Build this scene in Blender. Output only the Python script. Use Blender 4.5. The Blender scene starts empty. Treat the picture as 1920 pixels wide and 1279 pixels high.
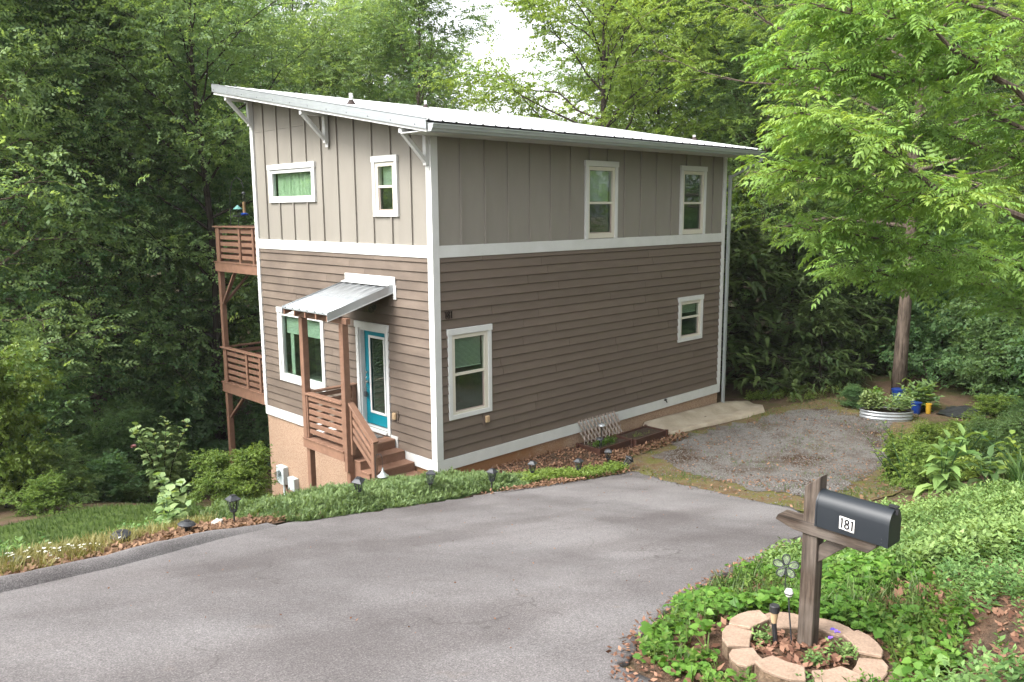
import bpy, math, random
import numpy as np
from mathutils import Vector, Matrix, Quaternion

scene = bpy.context.scene
R_ = math.radians
random.seed(7)

# ------------------------------------------------------------------ camera
cam_data = bpy.data.cameras.new('camera')
cam = bpy.data.objects.new('camera', cam_data)
scene.collection.objects.link(cam)
cam.location = (-9.4297, -11.7447, 4.918)
_yaw, _pit, _rol = 0.7996, -0.1583, -0.0071
_f = Vector((math.cos(_pit)*math.cos(_yaw), math.cos(_pit)*math.sin(_yaw), math.sin(_pit)))
_r = _f.cross(Vector((0, 0, 1))).normalized()
_u = _r.cross(_f)
_r2 = _r*math.cos(_rol)+_u*math.sin(_rol)
_u2 = -_r*math.sin(_rol)+_u*math.cos(_rol)
cam.rotation_euler = Matrix((_r2, _u2, -_f)).transposed().to_euler()
cam_data.sensor_width = 36.0
cam_data.lens = 36.0*1537.96/1920.0
cam_data.clip_end = 2000
scene.camera = cam

# ------------------------------------------------------------------ world, sun, exposure
SUN_EL = R_(50)
SUN_AZ = Vector((-0.95, 0.2, 0)).normalized()
world = bpy.data.worlds.new('World')
scene.world = world
world.use_nodes = True
wn = world.node_tree.nodes
wl = world.node_tree.links
for n in list(wn):
    wn.remove(n)
w_out = wn.new('ShaderNodeOutputWorld')
w_bg = wn.new('ShaderNodeBackground')
w_sky = wn.new('ShaderNodeTexSky')
w_sky.sky_type = 'NISHITA'
w_sky.sun_disc = False
w_sky.sun_elevation = SUN_EL
w_sky.sun_rotation = math.atan2(SUN_AZ.x, SUN_AZ.y)
w_sky.dust_density = 4.0
w_bw = wn.new('ShaderNodeRGBToBW')
w_mix = wn.new('ShaderNodeMixRGB')          # thin overcast: most of the blue is gone
w_mix.inputs[0].default_value = 0.88
wl.new(w_sky.outputs[0], w_bw.inputs[0])
wl.new(w_sky.outputs[0], w_mix.inputs[1])
wl.new(w_bw.outputs[0], w_mix.inputs[2])
wl.new(w_mix.outputs[0], w_bg.inputs[0])
w_bg.inputs[1].default_value = 0.15
wl.new(w_bg.outputs[0], w_out.inputs[0])
sun_d = bpy.data.lights.new('sun', 'SUN')
sun_d.energy = 1.0
sun_d.angle = R_(24)
sun_d.color = (1.0, 0.96, 0.9)
sun = bpy.data.objects.new('sun', sun_d)
scene.collection.objects.link(sun)
sdir = Vector((SUN_AZ.x*math.cos(SUN_EL), SUN_AZ.y*math.cos(SUN_EL), math.sin(SUN_EL)))
sun.rotation_euler = sdir.to_track_quat('Z', 'Y').to_euler()
sun.location = (-20, 10, 40)
scene.view_settings.view_transform = 'Standard'
scene.view_settings.look = 'None'
scene.view_settings.gamma = 1
scene.view_settings.use_curve_mapping = False
scene.view_settings.exposure = 2.12
cy = scene.cycles
cy.max_bounces = 8
cy.diffuse_bounces = 6
cy.glossy_bounces = 3
cy.transmission_bounces = 5
cy.transparent_max_bounces = 6
cy.caustics_reflective = False
cy.caustics_refractive = False
cy.use_denoising = True

# ------------------------------------------------------------------ helpers: objects
COL = scene.collection
ORG = {}


class MB:
    """collects boxes, bars, tubes, prisms; build() links them as ONE mesh object"""
    def __init__(self):
        self.v = []
        self.f = []

    def add(self, vs, fs):
        b = len(self.v)
        self.v += [tuple(x) for x in vs]
        self.f += [tuple(i+b for i in q) for q in fs]
        return self

    def box(self, x0, y0, z0, x1, y1, z1):
        x0, x1 = min(x0, x1), max(x0, x1)
        y0, y1 = min(y0, y1), max(y0, y1)
        z0, z1 = min(z0, z1), max(z0, z1)
        vs = [(x0, y0, z0), (x1, y0, z0), (x1, y1, z0), (x0, y1, z0), (x0, y0, z1), (x1, y0, z1), (x1, y1, z1), (x0, y1, z1)]
        return self.add(vs, [(0, 3, 2, 1), (4, 5, 6, 7), (0, 1, 5, 4), (1, 2, 6, 5), (2, 3, 7, 6), (3, 0, 4, 7)])

    def bar(self, p, q, w, h, up=(0, 0, 1)):
        p, q = Vector(p), Vector(q)
        d = (q-p).normalized()
        u = Vector(up)
        s = d.cross(u)
        if s.length < 1e-4:
            s = d.cross(Vector((1, 0, 0)))
        s.normalize()
        t = s.cross(d)
        vs = []
        for c in (p, q):
            for a, b in ((-1, -1), (1, -1), (1, 1), (-1, 1)):
                vs.append(c+s*(a*w/2)+t*(b*h/2))
        return self.add(vs, [(0, 1, 2, 3), (7, 6, 5, 4), (0, 4, 5, 1), (1, 5, 6, 2), (2, 6, 7, 3), (3, 7, 4, 0)])

    def tube(self, pts, rad, n=8, cap=True):
        pts = [Vector(p) for p in pts]
        m = len(pts)
        if not hasattr(rad, '__len__'):
            rad = [rad]*m
        rings = []
        prev = None
        for i, p in enumerate(pts):
            d = (pts[min(i+1, m-1)]-pts[max(i-1, 0)]).normalized()
            if prev is None:
                a = d.cross(Vector((0, 0, 1)))
                if a.length < .05:
                    a = d.cross(Vector((1, 0, 0)))
            else:
                a = prev-d*prev.dot(d)
            a.normalize()
            prev = a
            b = d.cross(a)
            rings.append([p+(a*math.cos(2*math.pi*k/n)+b*math.sin(2*math.pi*k/n))*rad[i] for k in range(n)])
        vs = [v for r in rings for v in r]
        fs = []
        for i in range(m-1):
            for k in range(n):
                k2 = (k+1) % n
                fs.append((i*n+k, i*n+k2, (i+1)*n+k2, (i+1)*n+k))
        if cap:
            fs.append(tuple(range(n-1, -1, -1)))
            fs.append(tuple((m-1)*n+k for k in range(n)))
        return self.add(vs, fs)

    def lathe(self, prof, n=16, c=(0, 0, 0), rot=0.0):
        vs = []
        for r, z in prof:
            for k in range(n):
                a = 2*math.pi*k/n+rot
                vs.append((c[0]+r*math.cos(a), c[1]+r*math.sin(a), c[2]+z))
        fs = []
        for i in range(len(prof)-1):
            for k in range(n):
                k2 = (k+1) % n
                fs.append((i*n+k, i*n+k2, (i+1)*n+k2, (i+1)*n+k))
        if prof[0][0] > 1e-4:
            fs.append(tuple(range(n-1, -1, -1)))
        if prof[-1][0] > 1e-4:
            fs.append(tuple((len(prof)-1)*n+k for k in range(n)))
        return self.add(vs, fs)

    def prism(self, poly, ext):
        ext = Vector(ext)
        n = len(poly)
        vs = [Vector(p) for p in poly]+[Vector(p)+ext for p in poly]
        fs = [tuple(range(n-1, -1, -1)), tuple(range(n, 2*n))]
        for k in range(n):
            k2 = (k+1) % n
            fs.append((k, k2, n+k2, n+k))
        return self.add(vs, fs)

    def build(self, name, mat, parent=None, smooth=False, bevel=0.0):
        o0 = ORG.get(parent.name, Vector((0, 0, 0))) if parent else Vector((0, 0, 0))
        me = bpy.data.meshes.new(name)
        me.from_pydata([(x-o0.x, y-o0.y, z-o0.z) for x, y, z in self.v], [], self.f)
        me.update()
        bm_fix(me)
        o = bpy.data.objects.new(name, me)
        COL.objects.link(o)
        if mat:
            me.materials.append(mat)
        if smooth:
            for p in me.polygons:
                p.use_smooth = True
            try:
                me.set_sharp_from_angle(angle=R_(40))
            except Exception:
                pass
        if bevel:
            b = o.modifiers.new('edge', 'BEVEL')
            b.width = bevel
            b.segments = 1
            b.limit_method = 'ANGLE'
        if parent:
            o.parent = parent
        ORG[o.name] = o0
        return o


def bm_fix(me):
    import bmesh
    bm = bmesh.new()
    bm.from_mesh(me)
    bmesh.ops.recalc_face_normals(bm, faces=bm.faces)
    bm.to_mesh(me)
    bm.free()


def tag(o, label=None, cat=None, group=None, kind=None):
    if label:
        o['label'] = label
    if cat:
        o['category'] = cat
    if group:
        o['group'] = group
    if kind:
        o['kind'] = kind
    return o


def root(name, loc, label, cat, group=None):
    o = bpy.data.objects.new(name, None)
    o.empty_display_size = .2
    COL.objects.link(o)
    o.location = loc
    ORG[o.name] = Vector(loc)
    return tag(o, label, cat, group)


def copy_tree(o, parent=None):
    c = o.copy()
    COL.objects.link(c)
    if parent:
        c.parent = parent
    for ch in list(o.children):
        copy_tree(ch, c)
    return c


# ------------------------------------------------------------------ helpers: materials
def nodes(name):
    m = bpy.data.materials.new(name)
    m.use_nodes = True
    nt = m.node_tree
    for n in list(nt.nodes):
        nt.nodes.remove(n)
    out = nt.nodes.new('ShaderNodeOutputMaterial')
    return m, nt, out


def N(nt, typ, **kw):
    n = nt.nodes.new(typ)
    for k, v in kw.items():
        if k.startswith('i_'):
            n.inputs[k[2:].replace('_', ' ')].default_value = v
        elif k.startswith('n_'):
            n.inputs[int(k[2:])].default_value = v
        else:
            setattr(n, k, v)
    return n


def rgba(c):
    return (c[0], c[1], c[2], 1.0)


def noise(nt, scale, detail=4, rough=.55, stretch=(1, 1, 1), coord='Object'):
    if coord == 'World':
        tc = N(nt, 'ShaderNodeNewGeometry').outputs['Position']
    else:
        tc = N(nt, 'ShaderNodeTexCoord').outputs['Object']
    mp = N(nt, 'ShaderNodeMapping')
    mp.inputs['Scale'].default_value = stretch
    nt.links.new(tc, mp.inputs['Vector'])
    t = N(nt, 'ShaderNodeTexNoise', i_Scale=scale, i_Detail=detail, i_Roughness=rough)
    nt.links.new(mp.outputs[0], t.inputs['Vector'])
    return t.outputs['Fac']


def ramp(nt, fac, stops):
    r = N(nt, 'ShaderNodeValToRGB')
    e = r.color_ramp.elements
    while len(e) < len(stops):
        e.new(.5)
    for k, (p, c) in enumerate(stops):
        e[k].position = p
        e[k].color = rgba(c) if len(c) == 3 else c
    nt.links.new(fac, r.inputs[0])
    return r.outputs[0]


def mixc(nt, fac, a, b, mode='MIX'):
    m = N(nt, 'ShaderNodeMixRGB', blend_type=mode)
    for sock, v in ((m.inputs[0], fac), (m.inputs[1], a), (m.inputs[2], b)):
        if hasattr(v, 'is_output') or isinstance(v, bpy.types.NodeSocket):
            nt.links.new(v, sock)
        elif isinstance(v, (int, float)):
            sock.default_value = v
        else:
            sock.default_value = rgba(v)
    return m.outputs[0]


def math_(nt, op, a, b=None, clamp=False):
    m = N(nt, 'ShaderNodeMath', operation=op)
    m.use_clamp = clamp
    for k, v in ((0, a), (1, b)):
        if v is None:
            continue
        if isinstance(v, (int, float)):
            m.inputs[k].default_value = v
        else:
            nt.links.new(v, m.inputs[k])
    return m.outputs[0]


def maprange(nt, v, a, b, c=0.0, d=1.0):
    m = N(nt, 'ShaderNodeMapRange')
    nt.links.new(v, m.inputs[0])
    for k, x in enumerate((a, b, c, d)):
        m.inputs[k+1].default_value = x
    return m.outputs[0]


def finish(nt, out, col, rough=.7, metal=0.0, spec=.3, bump=None, bstr=.3, bdist=.01):
    p = N(nt, 'ShaderNodeBsdfPrincipled')
    nt.links.new(col, p.inputs['Base Color']) if isinstance(col, bpy.types.NodeSocket) else setattr(p.inputs['Base Color'], 'default_value', rgba(col))
    if isinstance(rough, bpy.types.NodeSocket):
        nt.links.new(rough, p.inputs['Roughness'])
    else:
        p.inputs['Roughness'].default_value = rough
    p.inputs['Metallic'].default_value = metal
    p.inputs['Specular IOR Level'].default_value = spec
    if bump is not None:
        b = N(nt, 'ShaderNodeBump')
        b.inputs['Strength'].default_value = bstr
        b.inputs['Distance'].default_value = bdist
        nt.links.new(bump, b.inputs['Height'])
        nt.links.new(b.outputs[0], p.inputs['Normal'])
    nt.links.new(p.outputs[0], out.inputs['Surface'])
    return p


def M(name, c1, c2=None, rough=.7, scale=6, stretch=(1, 1, 1), metal=0, spec=.3, objvar=.08, bump=.0, bscale=60, fine=.0):
    m, nt, out = nodes(name)
    c2 = c2 or tuple(x*.82 for x in c1)
    col = ramp(nt, noise(nt, scale, 5, .6, stretch), [(.32, c2), (.68, c1)])
    if fine:
        f = noise(nt, bscale, 3, .6, stretch)
        col = mixc(nt, fine, col, ramp(nt, f, [(.3, (0.35,)*3), (.7, (1.0,)*3)]), 'MULTIPLY')
    if objvar:
        oi = N(nt, 'ShaderNodeObjectInfo')
        k = maprange(nt, oi.outputs['Random'], 0, 1, 1-objvar, 1+objvar)
        hs = N(nt, 'ShaderNodeHueSaturation')
        nt.links.new(k, hs.inputs['Value'])
        nt.links.new(col, hs.inputs['Color'])
        col = hs.outputs[0]
    finish(nt, out, col, rough, metal, spec, noise(nt, bscale, 3, .6, stretch) if bump else None, bump, .006)
    return m


def leafmat(name, dark, light, trans=.38, objvar=.14, rough=.5):
    m, nt, out = nodes(name)
    at = N(nt, 'ShaderNodeAttribute', attribute_name='tint')
    col = mixc(nt, at.outputs['Fac'], dark, light)
    oi = N(nt, 'ShaderNodeObjectInfo')
    hs = N(nt, 'ShaderNodeHueSaturation')
    nt.links.new(maprange(nt, oi.outputs['Random'], 0, 1, 1-objvar, 1+objvar), hs.inputs['Value'])
    nt.links.new(maprange(nt, oi.outputs['Random'], 0, 1, .512, .488), hs.inputs['Hue'])
    nt.links.new(col, hs.inputs['Color'])
    p = N(nt, 'ShaderNodeBsdfPrincipled')
    p.inputs['Roughness'].default_value = rough
    p.inputs['Specular IOR Level'].default_value = .3
    nt.links.new(hs.outputs[0], p.inputs['Base Color'])
    tcol = mixc(nt, 1.0, hs.outputs[0], (1.25, 1.15, .55), 'MULTIPLY')
    t = N(nt, 'ShaderNodeBsdfTranslucent')
    nt.links.new(tcol, t.inputs['Color'])
    mx = N(nt, 'ShaderNodeMixShader')
    mx.inputs[0].default_value = trans
    nt.links.new(p.outputs[0], mx.inputs[1])
    nt.links.new(t.outputs[0], mx.inputs[2])
    nt.links.new(mx.outputs[0], out.inputs['Surface'])
    return m


def glassmat(name, tint=(.80, .865, .82), boost=1.6):
    m, nt, out = nodes(name)
    tr = N(nt, 'ShaderNodeBsdfTransparent')
    tr.inputs[0].default_value = rgba(tint)
    gl = N(nt, 'ShaderNodeBsdfGlossy')
    gl.inputs['Roughness'].default_value = .015
    gl.inputs['Color'].default_value = (.86, .95, .9, 1)
    fr = N(nt, 'ShaderNodeLayerWeight')
    k = math_(nt, 'POWER', fr.outputs['Facing'], 4.0)
    k = math_(nt, 'ADD', math_(nt, 'MULTIPLY', k, .9), .05*boost, True)
    mx = N(nt, 'ShaderNodeMixShader')
    nt.links.new(k, mx.inputs[0])
    nt.links.new(tr.outputs[0], mx.inputs[1])
    nt.links.new(gl.outputs[0], mx.inputs[2])
    nt.links.new(mx.outputs[0], out.inputs['Surface'])
    return m


MT = {}
MT['taupe'] = M('taupe_panel', (.238, .219, .190), (.216, .198, .170), .75, 2.2, (1, 1, .35), bump=.12, bscale=90, objvar=.035, fine=.12)
MT['brown'] = M('brown_lap_siding', (.142, .109, .087), (.121, .093, .074), .6, 3, (.6, .6, 4), bump=.12, bscale=70, objvar=.07, fine=.12)


def weathered_siding():
    m, nt, out = nodes('weathered_brown_lap_siding')
    a = noise(nt, 1.1, 4, .6, (1, 1, 2.2))
    b = noise(nt, 9, 5, .65, (1, .5, 3))
    col = ramp(nt, a, [(.34, (.110, .086, .069)), (.5, (.130, .101, .080)), (.68, (.153, .120, .096))])
    col = mixc(nt, .25, col, ramp(nt, b, [(.3, (.7,)*3), (.7, (1.12,)*3)]), 'MULTIPLY')
    oi = N(nt, 'ShaderNodeObjectInfo')
    hs = N(nt, 'ShaderNodeHueSaturation')
    nt.links.new(maprange(nt, oi.outputs['Random'], 0, 1, .88, 1.1), hs.inputs['Value'])
    nt.links.new(col, hs.inputs['Color'])
    finish(nt, out, hs.outputs[0], .7, 0, .25, noise(nt, 70, 3, .6, (.6, .6, 4)), .15, .006)
    return m


MT['brownw'] = weathered_siding()
MT['white'] = M('white_trim_paint', (.57, .575, .565), (.52, .525, .51), .55, 3, objvar=.02, bump=.03, bscale=40, fine=.05)
MT['vinyl'] = M('almond_vinyl', (.56, .53, .45), (.53, .50, .42), .4, 3, objvar=.02)
MT['deck'] = M('brown_stained_wood', (.225, .126, .084), (.172, .094, .062), .62, 7, (1, 1, 1), bump=.2, bscale=45, objvar=.12, fine=.25)
MT['galv'] = M('galvanised_metal', (.42, .445, .46), (.37, .39, .41), .34, 5, metal=.55, objvar=.04)
MT['roof'] = M('white_galvalume', (.60, .61, .62), (.53, .54, .55), .36, 2, metal=.1, spec=.5, objvar=.0)
MT['gutter'] = M('gutter_metal', (.36, .39, .385), (.32, .35, .345), .4, 3, metal=.3, objvar=.02)
MT['black'] = M('black_plastic', (.03, .03, .033), (.022, .022, .024), .45, 20, objvar=.1)
MT['darkgrey'] = M('dark_grey_metal', (.055, .057, .062), (.04, .042, .046), .42, 20, objvar=.08, metal=.2)
MT['pvc'] = M('white_pvc', (.78, .78, .76), (.7, .7, .68), .5, 10)
MT['rubber'] = M('brown_flashing_boot', (.05, .035, .03), (.03, .022, .02), .8, 10)
MT['teal'] = M('teal_door_paint', (.0, .17, .225), (.0, .15, .2), .38, 2, objvar=0)
MT['chrome'] = M('satin_nickel', (.6, .6, .58), (.55, .55, .53), .25, 10, metal=.9)
MT['bronze'] = M('bronze_numbers', (.035, .028, .025), (.025, .02, .018), .35, 30, metal=.7)
MT['tan'] = M('tan_cover', (.42, .30, .18), (.38, .27, .16), .5, 20)
MT['blind'] = M('pale_blind', (.62, .68, .60), (.56, .62, .54), .6, 8, objvar=0)
MT['gshade'] = M('green_lit_shade', (.46, .55, .47), (.40, .48, .40), .7, 6, objvar=0)  # the green light on the roller shade is put into its colour
MT['curtain'] = M('green_reflection_curtain', (.58, .66, .50), (.40, .50, .35), .8, 5, (1, 6, .4), objvar=0)  # green reflection in the glass is put into the cloth colour
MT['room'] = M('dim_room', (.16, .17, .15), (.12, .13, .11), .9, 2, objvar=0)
MT['screen'] = M('insect_screen_frame', (.34, .28, .25), (.3, .25, .22), .6, 8)
MT['glass'] = glassmat('window_glass')
MT['lens'] = glassmat('lantern_lens', (.7, .72, .72), 1.2)
MT['greybox'] = M('grey_utility_paint', (.44, .49, .50), (.38, .43, .44), .45, 8)
MT['concrete'] = M('pale_concrete', (.40, .345, .27), (.29, .24, .18), .9, 2.4, bump=.25, bscale=30, objvar=.0, fine=.2)
MT['bedmetal'] = M('dark_brown_planter', (.075, .034, .024), (.05, .024, .018), .5, 8)
MT['lattice'] = M('weathered_lattice', (.32, .265, .23), (.24, .2, .17), .8, 12, bump=.2, objvar=.15)
MT['soil'] = M('dark_soil', (.07, .045, .03), (.03, .02, .014), .95, 25, bump=.6, bscale=60, objvar=0, fine=.4)
MT['bluepot'] = M('blue_plastic', (.008, .035, .19), (.006, .025, .14), .35, 5)
MT['yellow'] = M('yellow_plastic', (.42, .25, .02), (.35, .2, .02), .45, 5)
MT['tarp'] = M('black_tarp', (.025, .026, .028), (.015, .016, .017), .5, 6, bump=.4, bscale=8)
MT['bird'] = M('feeder_seed', (.45, .28, .14), (.3, .18, .09), .8, 60)
MT['bucket'] = M('teal_plastic', (.13, .30, .27), (.1, .24, .22), .45, 6)
MT['mail'] = M('black_mailbox_enamel', (.013, .0165, .021), (.010, .013, .017), .46, 5, spec=.45, objvar=0, bump=.05, bscale=12)
MT['numplate'] = M('white_number_sticker', (.72, .70, .66), (.6, .57, .54), .4, 20, objvar=0)
MT['numblack'] = M('black_print', (.012, .012, .014), (.01, .01, .012), .5, 20, objvar=0)
MT['whiteball'] = M('white_globe', (.8, .8, .78), (.76, .76, .74), .25, 10)
MT['whiterock'] = M('white_rock', (.62, .60, .55), (.45, .43, .39), .85, 20, bump=.4)
MT['mat'] = M('speckled_doormat', (.18, .175, .165), (.02, .02, .02), .95, 55, objvar=0)


def wood_grain(name, axis):
    m, nt, out = nodes(name)
    st = [22, 22, 22]
    st[axis] = 1.6
    a = noise(nt, 1.6, 6, .65, tuple(st))
    b = noise(nt, 5.0, 4, .7, tuple(st))
    c = noise(nt, 2.5, 3, .5)
    col = ramp(nt, a, [(.30, (.018, .013, .010)), (.46, (.055, .039, .029)), (.62, (.110, .085, .067)), (.8, (.185, .155, .13))])
    col = mixc(nt, .45, col, ramp(nt, b, [(.35, (.3,)*3), (.62, (1.1,)*3)]), 'MULTIPLY')
    col = mixc(nt, ramp(nt, c, [(.4, (0,)*3), (.7, (.5,)*3)]), col, (.2, .178, .158))
    finish(nt, out, col, .85, 0, .2, b, .5, .006)
    return m


MT['post_z'] = wood_grain('weathered_post_wood', 2)
MT['post_y'] = wood_grain('weathered_arm_wood', 1)


def petalpane():
    m, nt, out = nodes('clear_resin_petal')
    p = finish(nt, out, (.75, .76, .74), .3, 0, .5)
    p.inputs['Alpha'].default_value = .08
    return m


MT['petalpane'] = petalpane()


def stucco():
    m, nt, out = nodes('pebbled_peach_stucco')
    f = noise(nt, 55, 4, .7)
    big = noise(nt, 1.3, 4, .6)
    col = ramp(nt, f, [(.3, (.20, .125, .08)), (.5, (.34, .23, .16)), (.72, (.48, .36, .275))])
    col = mixc(nt, .35, col, ramp(nt, big, [(.3, (.7,)*3), (.7, (1.1,)*3)]), 'MULTIPLY')
    g = N(nt, 'ShaderNodeNewGeometry')
    sx = N(nt, 'ShaderNodeSeparateXYZ')
    nt.links.new(g.outputs['Position'], sx.inputs[0])
    # red clay splashed on the street side of the foundation (a stain with its own outline)
    wob = math_(nt, 'MULTIPLY', big, 5.0)
    edge = math_(nt, 'ADD', sx.outputs['X'], wob)
    k = maprange(nt, edge, 4.6, 6.6, 1, 0)
    yk = maprange(nt, sx.outputs['Y'], .4, 1.2, 1, 0)
    k = math_(nt, 'MULTIPLY', math_(nt, 'MULTIPLY', k, yk), .8, True)
    col = mixc(nt, k, col, (.25, .112, .045))
    finish(nt, out, col, .95, 0, .15, f, .7, .012)
    return m


MT['stucco'] = stucco()


def asphalt():
    m, nt, out = nodes('worn_asphalt')
    a = noise(nt, 85, 4, .8, coord='World')
    b = noise(nt, 30, 3, .6, coord='World')
    c = noise(nt, .55, 4, .55, (1.0, .55, 1), coord='World')
    d = noise(nt, 2.6, 5, .6, coord='World')
    col = ramp(nt, a, [(.30, (.060, .057, .0585)), (.5, (.156, .149, .150)), (.62, (.245, .235, .235)), (.74, (.47, .445, .435))])
    col = mixc(nt, .5, col, ramp(nt, b, [(.3, (.62,)*3), (.7, (1.1,)*3)]), 'MULTIPLY')
    col = mixc(nt, .55, col, ramp(nt, c, [(.38, (.52, .48, .475)), (.47, (.80, .775, .77)), (.57, (1.1, 1.08, 1.07))]), 'MULTIPLY')
    col = mixc(nt, .4, col, ramp(nt, d, [(.3, (.78, .75, .74)), (.65, (1.05,)*3)]), 'MULTIPLY')
    e = noise(nt, 1.0, 3, .5, (.22, .75, 1), coord='World')
    col = mixc(nt, .5, col, ramp(nt, e, [(.40, (.60, .555, .545)), (.50, (.95, .93, .925)), (.62, (1.06,)*3)]), 'MULTIPLY')
    st_ = noise(nt, 1.9, 4, .6, coord='World')
    col = mixc(nt, ramp(nt, st_, [(.68, (0,)*3), (.76, (.25,)*3)]), col, (.16, .115, .085))
    # hairline cracks
    tc = N(nt, 'ShaderNodeNewGeometry')
    wv = N(nt, 'ShaderNodeTexNoise', i_Scale=1.4, i_Detail=4)
    nt.links.new(tc.outputs['Position'], wv.inputs['Vector'])
    ad = N(nt, 'ShaderNodeVectorMath', operation='ADD')
    nt.links.new(tc.outputs['Position'], ad.inputs[0])
    nt.links.new(wv.outputs['Color'], ad.inputs[1])
    vo = N(nt, 'ShaderNodeTexVoronoi', feature='DISTANCE_TO_EDGE', i_Scale=.36)
    nt.links.new(ad.outputs[0], vo.inputs['Vector'])
    cr = maprange(nt, vo.outputs['Distance'], .0, .0045, 1, 0)
    msk = ramp(nt, noise(nt, .8, 2, .5, coord='World'), [(.51, (0,)*3), (.60, (.6,)*3)])
    col = mixc(nt, math_(nt, 'MULTIPLY', cr, msk), col, (.05, .045, .042))
    finish(nt, out, col, .85, 0, .25, a, .5, .004)
    return m


MT['asphalt'] = asphalt()


def groundmat(name, stops, sc=1.2, fine=45, bump=.6):
    m, nt, out = nodes(name)
    a = noise(nt, sc, 6, .65, coord='World')
    b = noise(nt, fine, 4, .7, coord='World')
    col = ramp(nt, a, stops)
    col = mixc(nt, .75, col, ramp(nt, b, [(.28, (.38,)*3), (.5, (.9,)*3), (.75, (1.45,)*3)]), 'MULTIPLY')
    finish(nt, out, col, .95, 0, .1, b, bump, .02)
    return m


MT['ground'] = groundmat('leaf_litter_ground', [(.30, (.065, .042, .028)), (.45, (.11, .074, .05)), (.56, (.075, .066, .03)), (.70, (.05, .07, .02))])
MT['lawn'] = groundmat('lawn_turf', [(.3, (.05, .075, .018)), (.6, (.07, .11, .024)), (.8, (.13, .11, .05))], 2.5, 60)
MT['gravel'] = groundmat('grey_gravel', [(.36, (.065, .042, .028)), (.45, (.115, .096, .082)), (.54, (.175, .166, .160)), (.61, (.11, .095, .075)), (.70, (.085, .082, .032))], .62, 60, 1.0)
MT['mossy'] = groundmat('mossy_gravel_verge', [(.30, (.12, .068, .038)), (.46, (.15, .115, .063)), (.58, (.115, .115, .03)), (.75, (.19, .17, .135))], 1.6, 70, .8)
MT['mulch'] = groundmat('bark_mulch', [(.3, (.07, .042, .028)), (.5, (.125, .078, .052)), (.62, (.085, .06, .042)), (.75, (.05, .034, .024))], 2.2, 50, 1.0)
MT['stone'] = M('gravel_stone', (.20, .192, .185), (.06, .052, .045), .9, 22, objvar=0)
MT['block'] = M('tan_concrete_block', (.325, .235, .175), (.24, .168, .122), .92, 9, bump=.45, bscale=70, objvar=.13, fine=.38)
MT['blockrough'] = M('split_face_block', (.23, .16, .105), (.10, .068, .042), .95, 38, bump=1.0, bscale=55, objvar=.07, fine=.5)


def bark(name, a_, b_, ivy=0.0):
    m, nt, out = nodes(name)
    f = noise(nt, 3.0, 5, .7, (5, 5, .8))
    g = noise(nt, 1.2, 3, .5)
    col = ramp(nt, f, [(.35, b_), (.62, a_)])
    col = mixc(nt, .4, col, ramp(nt, g, [(.3, (.6,)*3), (.7, (1.1,)*3)]), 'MULTIPLY')
    finish(nt, out, col, .95, 0, .1, f, .8, .03)
    return m


MT['bark'] = bark('grey_brown_bark', (.16, .125, .10), (.05, .038, .03))
MT['barkd'] = bark('dark_bark', (.07, .055, .045), (.022, .018, .015))
MT['leafA'] = leafmat('leaf_mid_green', (.098, .180, .068), (.25, .365, .15), .56, .2)
MT['leafB'] = leafmat('leaf_deep_green', (.076, .158, .066), (.190, .315, .132), .55, .2)
MT['leafC'] = leafmat('leaf_yellow_green', (.11, .20, .035), (.27, .38, .085), .46)
MT['leafD'] = leafmat('leaf_bright_frond', (.125, .240, .045), (.31, .45, .12), .45, .06)
MT['leafE'] = leafmat('leaf_fresh_bush', (.065, .125, .018), (.20, .28, .06), .38)
MT['leafF'] = leafmat('leaf_pale_maple', (.16, .26, .09), (.31, .41, .19), .4)
MT['hem'] = leafmat('conifer_needles', (.035, .070, .026), (.145, .200, .065), .25, .1)
MT['junip'] = leafmat('juniper_needles', (.095, .150, .055), (.225, .30, .115), .3, .05)
MT['cover'] = leafmat('ground_cover_leaf', (.075, .15, .04), (.22, .33, .105), .32, .05)
MT['violet'] = leafmat('violet_leaf', (.040, .110, .014), (.165, .29, .045), .35, .05)
MT['grass'] = leafmat('grass_blade', (.030, .066, .014), (.10, .16, .042), .3, .05)
MT['drygrass'] = leafmat('dry_grass_blade', (.15, .15, .045), (.32, .28, .12), .3, .05)
MT['dead'] = leafmat('fallen_leaf', (.085, .04, .022), (.27, .16, .098), .15, .05, .75)
MT['petal'] = leafmat('white_petal', (.66, .66, .60), (.8, .8, .76), .2, .02)
MT['pink'] = leafmat('pink_petal', (.55, .20, .22), (.7, .36, .36), .3, .05)
MT['purple'] = leafmat('purple_petal', (.10, .06, .36), (.18, .10, .5), .2, .02)

# ------------------------------------------------------------------ terrain
EX = [-30, -11, -7.93, -5.2, -3.2, -0.3, 1.5, 3.3, 5, 12, 40]
EY = [-9, -4.6, -3.55, -2.72, -2.3, -1.75, -1.6, -1.5, -1.4, -1.4, -1.4]
RX = [-30, -6.6, -6.05, -5.6, -4.6, -3.2, -1.5, 0.6, 2.2, 5, 8, 12, 40]
RY = [-60, -12.5, -9.6, -9.0, -8.6, -8.1, -7.6, -7.0, -6.3, -6.0, -5.9, -6.5, -12]


def sst(a, b, x):
    t = np.clip((x-a)/(b-a), 0, 1)
    return t*t*(3-2*t)


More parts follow.
